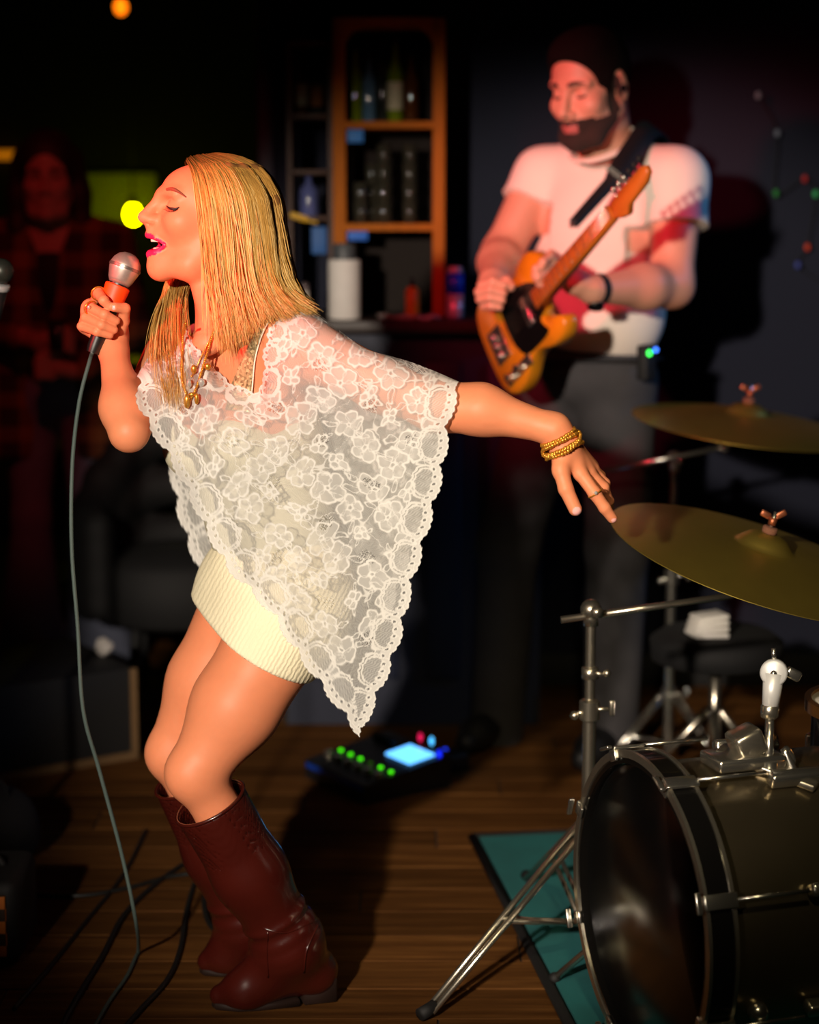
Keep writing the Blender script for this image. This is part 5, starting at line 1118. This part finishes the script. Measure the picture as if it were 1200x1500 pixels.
# open front
JK.cone(qc(0.005, 1.40, 5.46), qc(0.01, 0.55, 5.48), 0.075, 0.085, 0.01, -1); JK.ell(qc(0, 1.42), (0.10, 0.075, 0.09), QT, 0.01, -1)
JK.plane(qc(0, 0.66), (0, 0, -1), 0.01); mk('plaid_jacket', JK.poly(0.009), plaid(), look)
BT = Body(); BT.ell(qc(0, 1.16), (0.108, 0.158, 0.17), QT, 0.04); BT.ell(qc(0, 0.93), (0.106, 0.155, 0.15), QT, 0.05); BT.plane(qc(0, 1.275, 5.56), (0, -0.4, 1), 0.01); mk('black_top', BT.poly(0.009), BLACK, look)
JQ = Body(); JQ.ell(qc(0, 0.86), (0.11, 0.155, 0.12), QT, 0.04)
for q, xk, xf in ((-1, -0.085, -0.10), (1, 0.09, 0.11)): JQ.cone(qc(0.08*q, 0.82), qc(xk, 0.48, 5.63), 0.085, 0.056, 0.02); JQ.cone(qc(xk, 0.48, 5.63), qc(xf, 0.05, 5.64), 0.056, 0.105, 0.03)
JQ.plane(qc(0, 0.035), (0, 0, -1), 0.004); mk('flared_jeans', JQ.poly(0.009), mat('pale_denim', (130, 136, 160), 0.9, var=0.2), look)
for q, xf in ((-1, -0.10), (1, 0.11)):
    sB = Body(); sB.cone(qc(xf, 0.04, 5.66), qc(xf, 0.035, 5.50), 0.04, 0.032, 0.02); sB.p.append(('p', (np.array([0, 0, 0.001]), np.array([0, 0, -1.0])), 0.004, -2)); mk('shoe', sB.poly(0.008), mat('white_shoe', (210, 206, 206), 0.6), look)
c = P(84, 492, 5.38); ph = empty('drinking_glass', tuple(c)); tag(ph, 'small drinking glass held in the onlooker\'s hand', 'glass')
mk('bowl', lathe([(0.0001, 0.004), (0.022, 0.004), (0.027, 0.085), (0.029, 0.085), (0.0245, -0.002), (0.0001, -0.002)], c+np.array([0, 0, -0.04]), (0, 0, 1), 20), DKG, ph); mk('drink', lathe([(0.0001, 0.006), (0.021, 0.006), (0.025, 0.06), (0.0001, 0.06)], c+np.array([0, 0, -0.04]), (0, 0, 1), 18), BROWNG, ph)
# ================================================================== drums
BRASS = mat('cymbal_brass', (162, 140, 62), 0.40, metal=0.85, var=0.25, scale=8); CHRD = mat('chrome_dim', (204, 196, 178), 0.26, metal=0.95, var=0.05); RUB = mat('rubber_cream', (222, 214, 190), 0.6); SHELL = mat('gunmetal_shell', (120, 108, 84), 0.26, metal=0.9, var=0.08)
DC = np.array([0.372, 2.97, 0.268]); DA = np.array([-0.95, -0.31, 0.0]); DA /= np.linalg.norm(DA); DS = np.array([-DA[1], DA[0], 0]); UZ = np.array([0, 0, 1.0]); DRr = 0.245
kick = empty('bass_drum', (DC[0]-DA[0]*0.2, DC[1]-DA[1]*0.2, 0)); tag(kick, 'bass drum with smoked front head and gunmetal shell on the teal rug', 'bass drum')
dk = lambda ang, r, h: DC+DA*h+DS*(r*math.sin(ang))+UZ*(r*math.cos(ang))
mk('shell', lathe([(DRr-0.008, -0.035), (DRr-0.008, -0.44), (DRr-0.014, -0.44), (DRr-0.014, -0.035)], DC, DA, 64, True), SHELL, kick, autosharp=40)
HOOPM = mat('hoop_black', (14, 13, 12), 0.16, coat=0.5)
for nm, h0, h1 in (('front_hoop', -0.045, 0.0), ('rear_hoop', -0.475, -0.432)):
    hp = mk(nm, lathe([(DRr-0.004, h0), (DRr+0.014, h0), (DRr+0.014, h1), (DRr-0.006, h1)], DC, DA, 72, True), HOOPM, kick, autosharp=40)
    for hh in (h0, h1): mk('chrome_edge', lathe([(DRr+0.004, hh-0.003), (DRr+0.017, hh-0.003), (DRr+0.017, hh+0.003), (DRr+0.004, hh+0.003)], DC, DA, 72, True), CHRD, hp, autosharp=40)
def smoked():
    m = bpy.data.materials.new('smoked_head'); m.use_nodes = True; nt = m.node_tree; nt.nodes.clear(); L = nt.links.new; out = nt.nodes.new('ShaderNodeOutputMaterial'); tp = nt.nodes.new('ShaderNodeBsdfTransparent'); tp.inputs[0].default_value = (0.16, 0.15, 0.14, 1); gl = nt.nodes.new('ShaderNodeBsdfGlossy'); gl.inputs['Roughness'].default_value = 0.22; gl.inputs[0].default_value = (0.35, 0.35, 0.35, 1); fr = nt.nodes.new('ShaderNodeFresnel'); fr.inputs[0].default_value = 1.2; nz = nt.nodes.new('ShaderNodeTexNoise'); nz.inputs['Scale'].default_value = 3; mx = nt.nodes.new('ShaderNodeMixShader'); L(fr.outputs[0], mx.inputs[0]); L(tp.outputs[0], mx.inputs[1]); L(gl.outputs[0], mx.inputs[2]); L(mx.outputs[0], out.inputs[0]); return m
mk('front_head', lathe([(0.0001, -0.012), (DRr-0.012, -0.012), (DRr-0.006, -0.016), (DRr-0.006, -0.02), (0.0001, -0.015)], DC, DA, 64), smoked(), kick)
mk('rear_head', lathe([(0.0001, -0.446), (DRr-0.010, -0.446), (DRr-0.010, -0.450), (0.0001, -0.450)], DC, DA, 48), GLOSSB, kick)
for i in range(8):
    a = (i+0.5)*math.pi/4; x2 = (math.cos(a)*DS-math.sin(a)*UZ); R_ = np.stack([DA, x2, math.sin(a)*DS+math.cos(a)*UZ], 1)
    cl = mk('claw', join(box(dk(a, DRr+0.020, -0.022), (0.056, 0.024, 0.007), R_, 0.002), box(dk(a, DRr+0.010, 0.004), (0.006, 0.022, 0.022), R_, 0.002)), CHR, kick)
    mk('tension_rod', join(cyl(dk(a, DRr+0.022, -0.05), dk(a, DRr+0.022, -0.17), 0.0035, 8), box(dk(a, DRr+0.022, 0.016), (0.010, 0.034, 0.006), R_, 0.002)), CHR, cl)
    mk('lug', box(dk(a, DRr+0.006, -0.24), (0.12, 0.022, 0.026), R_, 0.006), CHR, kick)
for s in (-1, 1):
    a = math.pi/2*s*1.25; p0 = dk(a, DRr, -0.10); p1 = p0+DA*0.06+DS*0.20*s*1.0; p1[2] = 0.012
    if s < 0: p1 = p0+DA*0.10-DS*0.12; p1[2] = 0.012
    sp_ = mk('spur', join(cyl(p0, p1, 0.007, 10), ball(p0, 0.018, 10)), CHR, kick); mk('rubber_tip', ball(p1, 0.012, 10), BLACK, sp_)
# pedal beater inside the drum, seen through the head
bt0 = dk(2.2, 0.16, -0.30); bt1 = dk(-0.9, 0.07, -0.13); o = mk('beater_rod', tube(np.array([bt0, bt1]), 0.0035, 8), CHR, kick); mk('felt', cyl(bt1, bt1+(bt1-bt0)/np.linalg.norm(bt1-bt0)*0.045, 0.014, 14, 0.024), RUB, o)
# tom mount on top of the shell
tm0 = dk(0.10, DRr, -0.17); Rk = np.stack([DA, DS, UZ], 1)
tmnt = empty('tom_mount', tuple(tm0)); tag(tmnt, 'chrome tom mount with rods clamped on top of the bass drum', 'drum mount')
mk('base_plate', box(tm0+np.array([0, 0, 0.004]), (0.12, 0.075, 0.022), Rk, 0.005), CHR, tmnt); mk('clamp_block', box(tm0+np.array([0.005, 0, 0.032]), (0.05, 0.055, 0.045), rotm((0.8, 0.2, 0.35)), 0.008), CHRD, tmnt)
k0 = P(1126, 1150, 2.98); k1 = P(1128, 1042, 3.0); k2 = P(1134, 985, 3.0)
mk('foot_plate', box((tm0+k0)/2+np.array([0.02, 0, 0.010]), (0.17, 0.05, 0.012), rotm((k0-tm0)*np.array([1, 1, 0.3])), 0.003), CHRD, tmnt); mk('upright_rod', cyl(k0, k1, 0.0075, 12), CHR, tmnt); mk('rod_socket', cyl(k0-np.array([0, 0, 0.02]), k0+np.array([0, 0, 0.04]), 0.014, 14), CHR, tmnt)
mk('collar', lathe([(0.010, -0.012), (0.015, -0.008), (0.015, 0.010), (0.010, 0.014)], k1, UZ, 16), CHRD, tmnt)
fd = np.array([-0.25, -1, 0.1]); dsc = mk('ratchet_disc', join(lathe([(0.0001, -0.010), (0.019, -0.010), (0.022, -0.007), (0.022, 0.007), (0.019, 0.010), (0.0001, 0.010)], k2, fd, 28), cyl(k1, k2, 0.013, 14, 0.017)), mat('disc_pale', (206, 206, 204), 0.4, metal=0.3), tmnt)
mk('screw', cyl(k2+fd*0.006, k2+fd*0.014, 0.005, 10), CHR, dsc); mk('wing_nut', join(cyl(k2+np.array([0, 0, 0.018]), k2+np.array([-0.002, 0, 0.040]), 0.004, 8), box(k2+np.array([0.032, 0.004, -0.004]), (0.026, 0.014, 0.018), rotm((1, 0, -0.5)), 0.004)), CHR, dsc)
mk('tilt_arm', tube(cat([k0+np.array([0.02, 0, 0]), P(1160, 1115, 3.0), P(1150, 1100, 3.0), P(1176, 1160, 2.98), P(1192, 1195, 2.97)], 24), 0.0075, 8), CHR, tmnt)
# cymbal stands
def cymbal(name, C_, N_, R, label, group=None):
    N_ = np.asarray(N_, float); N_ /= np.linalg.norm(N_); pr = [(0.006, 0.034), (0.020, 0.033), (0.036, 0.027), (0.048, 0.016), (0.054, 0.010)]
    rs_ = np.linspace(0.060, R, 46); pr += [(r, 0.008-0.030*((r-0.06)/(R-0.06))**1.5+(0.00035 if i % 2 else 0)) for i, r in enumerate(rs_)]
    full = pr+[(R, pr[-1][1]-0.0012)]+[(r, z-0.0015) for r, z in pr[::-1]]
    o = empty(name, tuple(C_)); tag(o, label, 'cymbal', group); mk('plate', lathe(full, C_, N_, 72, True), BRASS, o, autosharp=50)
    mk('felt', lathe([(0.013, 0.034), (0.014, 0.036), (0.014, 0.044), (0.012, 0.046)], C_, N_, 16), mat('felt_grey', (110, 70, 50), 0.9), o); mk('stud', cyl(C_+N_*0.03, C_+N_*0.075, 0.0035, 8), CHR, o)
    x, y, z = frame_of(N_); wn = C_+N_*0.060; mk('wing_nut', join(cyl(wn-N_*0.010, wn+N_*0.004, 0.0075, 10), box(wn+np.array([0.014, 0, 0.010]), (0.020, 0.006, 0.012), rotm((1, 0, 0.5)), 0.003), box(wn+np.array([-0.014, 0, 0.010]), (0.020, 0.006, 0.012), rotm((1, 0, -0.5)), 0.003)), mat('wing_copper', (170, 100, 70), 0.35, metal=0.8), o)
    return N_
def stand(base, ztop, legz, legr, angs, boom0, boom1, cymC, cymN, label, tips, m=CHRD, bm_=CHRD):
    b = np.array([base[0], base[1], 0.0]); o = empty('cymbal_stand', tuple(b)); tag(o, label, 'cymbal stand')
    t = b+np.array([0, 0, ztop]); zj = legz+(ztop-legz)*0.42
    mk('lower_tube', cyl(b+np.array([0, 0, 0.05]), b+np.array([0, 0, zj+0.05]), 0.0125, 14), m, o, autosharp=50); mk('upper_tube', cyl(b+np.array([0, 0, zj]), t, 0.0095, 14), m, o, autosharp=50)
    for z in (zj+0.05, legz):
        c = b+np.array([0, 0, z]); cl = mk('collar', lathe([(0.013, -0.022), (0.019, -0.018), (0.019, 0.016), (0.013, 0.020)], c, UZ, 16), m, o, autosharp=40); mk('wing_bolt', join(cyl(c, c+np.array([0.034, -0.012, 0.004]), 0.004, 8), box(c+np.array([0.040, -0.014, 0.006]), (0.010, 0.006, 0.030), None, 0.003), cyl(c, c+np.array([-0.026, -0.006, -0.008]), 0.005, 8), ball(c+np.array([-0.028, -0.006, -0.010]), 0.009, 8)), m, cl)
    mid = b+np.array([0, 0, (zj+ztop)/2]); mk('memory_lock', join(lathe([(0.010, -0.012), (0.016, -0.01), (0.016, 0.01), (0.010, 0.012)], mid, UZ, 14), cyl(mid, mid+np.array([0.026, -0.01, 0]), 0.004, 8), ball(mid+np.array([0.03, -0.01, 0.002]), 0.008, 8)), m, o)
    for a in angs:
        d = np.array([math.cos(a), math.sin(a), 0]); sd = np.array([-d[1], d[0], 0]); top = b+np.array([0, 0, legz])+d*0.016; foot = b+d*legr+np.array([0, 0, 0.014])
        lg = mk('leg', join(*[tube(np.array([top+sd*q, foot+sd*q*0.6]), 0.0058, 8) for q in (-0.012, 0.012)]), m, o); mk('rubber_foot', tube(np.array([foot-d*0.012+np.array([0, 0, 0.006]), foot+d*0.022-np.array([0, 0, 0.0])]), 0.012, 10), tips, lg)
        pm = top+(foot-top)*0.52; mk('brace', join(*[tube(np.array([pm+sd*q, b+np.array([0, 0, 0.075])+d*0.014+sd*q]), 0.005, 8) for q in (-0.008, 0.008)]), m, o)
    mk('boom_arm', tube(np.array([boom0, boom1]), 0.0065, 10), bm_, o); mk('tilter', join(ball(t, 0.020, 14), cyl(t-np.array([0, 0, 0.03]), t, 0.014, 12), cyl(t, t+np.array([0.012, -0.03, 0.0]), 0.010, 10)), m, o)
    nn = cymN/np.linalg.norm(cymN); tip = cymC-nn*0.004; mk('cymbal_post', join(tube(np.array([boom1, tip]), 0.0055, 8), ball(boom1, 0.013, 10), lathe([(0.012, 0), (0.013, 0.008)], tip-nn*0.006, nn, 12)), m, o)
    return o
c1 = P(1118, 806, 3.42); n1_ = np.array([0.27, -0.13, 1.0]); s1b = P(866, 893, 3.42)
stand(s1b, s1b[2], 0.262, 0.40, (math.radians(222), math.radians(342), math.radians(102)), P(822, 908, 3.41), P(1104, 868, 3.45), c1, n1_, 'chrome boom cymbal stand with double-braced legs beside the bass drum', BLACK)
cymbal('cymbal', c1, n1_, 0.282, 'large olive-brass crash cymbal under the singer\'s pointing finger')
c2 = P(1094, 611, 4.50); n2_ = np.array([0.11, -0.07, 1.0]); s2b = P(988, 672, 4.62)
stand(s2b, s2b[2], 0.20, 0.19, (math.radians(200), math.radians(320), math.radians(80)), P(884, 690, 4.56), P(1062, 655, 4.52), c2, n2_, 'boom cymbal stand with cream rubber feet behind the bass drum', RUB, CHR, CHR)
cymbal('cymbal', c2, n2_, 0.27, 'ride cymbal beside the guitarist\'s hip')
# throne with a folded towel
tc_ = P(1050, 925, 4.35); TH = float(tc_[2]); th = empty('drum_throne', (tc_[0], tc_[1], 0)); tag(th, 'round black drum throne behind the kit', 'stool')
t0_ = np.array([tc_[0], tc_[1], 0]); mk('seat', lathe([(0.12, TH-0.075), (0.150, TH-0.065), (0.155, TH-0.02), (0.13, TH-0.001), (0.0001, TH)], t0_, UZ, 32), BK, th); mk('post', cyl(t0_+np.array([0, 0, 0.08]), t0_+np.array([0, 0, TH-0.07]), 0.014, 14), CHRD, th)
for k in range(3): a = k*2.094+0.5; mk('leg', tube(np.array([t0_+np.array([0.015*math.cos(a), 0.015*math.sin(a), TH*0.55]), t0_+np.array([0.20*math.cos(a), 0.20*math.sin(a), 0.01])]), 0.009, 8), CHRD, th)
tw = P(1036, 916, 4.30); tw[2] = TH
def towel():
    V, F = [], []; out = []
    for k in range(4): out.append(box(tw+np.array([0.002*k, 0.003*k, 0.007+k*0.0125]), (0.085-0.004*k, 0.07, 0.0125), rotm((0.95, 0.25, 0.05*(k-1))), 0.005))
    return join(*out)
tag(mk('folded_towel', towel(), mat('white_towel', (224, 220, 214), 0.95, bump=0.3, scale=120)), 'folded white towel lying on the drum throne', 'towel')
# floor tom at the right edge
ft = P(1296, 1100, 3.16); fto = empty('floor_tom', (ft[0], ft[1], 0)); tag(fto, 'black floor tom with rims tinted as if lit reddish at the end of the kit', 'drum'); f0 = np.array([ft[0], ft[1], 0])
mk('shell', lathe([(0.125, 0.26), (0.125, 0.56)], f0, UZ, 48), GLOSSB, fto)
for z in (0.262, 0.562): mk('rim', lathe([(0.126, -0.01), (0.137, -0.01), (0.137, 0.010), (0.126, 0.010)], f0+np.array([0, 0, z]), UZ, 48, True), mat('rim_red_lit', (190, 130, 70), 0.25, metal=0.9), fto, autosharp=40)  # reddish light on the rims is put into their colour
mk('drumhead', lathe([(0.127, 0.562), (0.126, 0.566), (0.0001, 0.566)], f0, UZ, 40), mat('coated_head', (196, 190, 176), 0.8), fto)
for k in range(6): a = k*math.pi/3+0.4; d = np.array([math.cos(a), math.sin(a), 0]); mk('lug', box(f0+d*0.134+np.array([0, 0, 0.46]), (0.020, 0.022, 0.06), rotm(d), 0.005), CHR, fto)
for k in range(3): a = k*2.094+2.6; d = np.array([math.cos(a), math.sin(a), 0]); mk('leg', tube(np.array([f0+d*0.136+np.array([0, 0, 0.42]), f0+d*0.142+np.array([0, 0, 0.08]), f0+d*0.165+np.array([0, 0, 0.014])]), 0.006, 8), CHR, fto)

# ================================================================== guitarist's floor processor
q0, q1 = FL(447, 1121, 0.03), FL(532, 1160, 0.03); pu = (q1-q0)/np.linalg.norm(q1-q0); pv = np.array([-pu[1], pu[0], 0]); PLn = 0.27; PWd = 0.25
if pv[1] < 0: pv = -pv
po = q0*np.array([1, 1, 0]); Rp = np.stack([pu, pv, UZ], 1); pc = po+pu*PLn*0.5+pv*PWd*0.5
ped = empty('effects_processor', tuple(pc)); tag(ped, 'black floor effects processor with glowing blue screen and green lights', 'effects pedal')
sl = 0.035
def wedge():
    V = []; 
    for s, t, z in ((0, 0, 0), (PLn, 0, 0), (PLn, PWd, 0), (0, PWd, 0), (0, 0, 0.045), (PLn, 0, 0.045), (PLn, PWd, 0.045+sl), (0, PWd, 0.045+sl)): V.append(po+pu*s+pv*t+UZ*z)
    return np.array(V), [(3, 2, 1, 0), (4, 5, 6, 7), (0, 1, 5, 4), (1, 2, 6, 5), (2, 3, 7, 6), (3, 0, 4, 7)]
mk('housing', wedge(), mat('processor_black', (20, 21, 24), 0.45), ped, smooth=False)
pt = lambda s, t, h=0.0: po+pu*s+pv*t+UZ*(0.045+sl*t/PWd+h); tn = np.cross(pu, pv*PWd+UZ*sl); tn /= np.linalg.norm(tn); tv = np.cross(tn, pu); Rt = np.stack([pu, tv, tn], 1)
sc_ = P(580, 1083, 4.6)
mk('screen', box(pt(PLn*0.70, PWd*0.74, 0.002), (0.105, 0.075, 0.006), Rt, 0.001), mat('screen_blue', (110, 190, 255), 0.3, emit=(96, 180, 255), estr=2.2), ped)
mk('front_glow_strip', box(po+pu*PLn*0.5+UZ*0.034-pv*0.001, (PLn*0.94, 0.004, 0.014), Rp, 0.001), mat('blue_glow_tint', (16, 60, 160), 0.4), ped)  # blue glow along the front edge, put in as a coloured strip
GLED = mat('led_green', (70, 240, 20), 0.4, emit=(70, 235, 10), estr=2.0)
for k in range(6):
    s = PLn*(0.09+0.165*k); b_ = pt(s, PWd*0.22); fs = mk('footswitch', join(cyl(b_, b_+tn*0.012, 0.010, 14), lathe([(0.013, 0), (0.013, 0.003)], b_, tn, 14)), CHRD, ped, autosharp=40)
    l_ = pt(s, PWd*0.36, 0.002); mk('light', ball(l_, (0.006, 0.006, 0.004), 8), GLED if k != 3 else mat('led_off', (40, 80, 20), 0.4, emit=(60, 120, 10), estr=0.4), fs)
for k in range(4): c = pt(PLn*(0.10+0.09*k), PWd*0.78); mk('knob', cyl(c, c+tn*0.016, 0.009, 12), BLACK, ped, autosharp=40)
for c_, col in ((pt(PLn*0.70, PWd*1.0, 0.016), (80, 190, 255)), (pt(PLn*0.95, PWd*0.9, 0.006), (20, 40, 255)), (pt(PLn*0.52, PWd*1.0, 0.014), (200, 20, 70))): mk('light', ball(c_, (0.006, 0.006, 0.012), 8), mat('led', col, 0.4, emit=col, estr=1.6), ped)
bl_ = FL(650, 1128, 0.0); dp = empty('stomp_pedal', tuple(bl_)); tag(dp, 'small black stomp pedal with a blue light beside the processor', 'effects pedal')
mk('housing', box(bl_+np.array([0, 0, 0.022]), (0.07, 0.11, 0.044), Rp, 0.005), mat('pedal_black', (18, 18, 20), 0.45), dp); mk('footswitch', cyl(bl_+np.array([0, -0.02, 0.044]), bl_+np.array([0, -0.02, 0.056]), 0.009, 12), CHRD, dp, autosharp=40); mk('light', ball(bl_+np.array([0.004, 0.02, 0.046]), 0.006, 8), mat('led_blue', (20, 60, 255), 0.4, emit=(20, 60, 255), estr=1.5), dp)
# second vocal microphone stand at the left edge
mm = P(-6, 408, 3.5); ms = empty('microphone_stand', (mm[0]-0.02, mm[1], 0)); tag(ms, 'black microphone stand at the end of the stage holding a silver-ringed microphone', 'microphone stand')
mb_ = np.array([mm[0]-0.16, mm[1]+0.22, 0]); mk('pole', cyl(mb_+np.array([0, 0, 0.02]), mb_+np.array([0, 0, 1.22]), 0.008, 12), BLACK, ms); mk('base', lathe([(0.12, 0), (0.125, 0.006), (0.12, 0.018), (0.02, 0.026), (0.0001, 0.026)], mb_, UZ, 28), BLACK, ms); mk('clip', tube(np.array([mb_+np.array([0, 0, 1.21]), P(-10, 470, 3.5)]), 0.011, 10), BLACK, ms)
sm = empty('microphone', tuple(P(-8, 470, 3.5))); tag(sm, 'black microphone with pale ring clipped in the stand', 'microphone'); a0, a1 = P(-10, 478, 3.5), P(2, 396, 3.48); md = (a1-a0)/np.linalg.norm(a1-a0)
mk('handle', lathe([(0.009, 0), (0.012, 0.02), (0.017, 0.072)], a0, md, 18), MB_, sm); mk('ring', lathe([(0.018, 0.070), (0.020, 0.072), (0.020, 0.080), (0.018, 0.082)], a0, md, 18), mat('ring_pale', (200, 200, 200), 0.3, metal=0.5), sm); mk('grille', ball(a0+md*0.105, 0.0235, 16), mat('grille_dark', (60, 62, 56), 0.4, metal=0.6), sm)
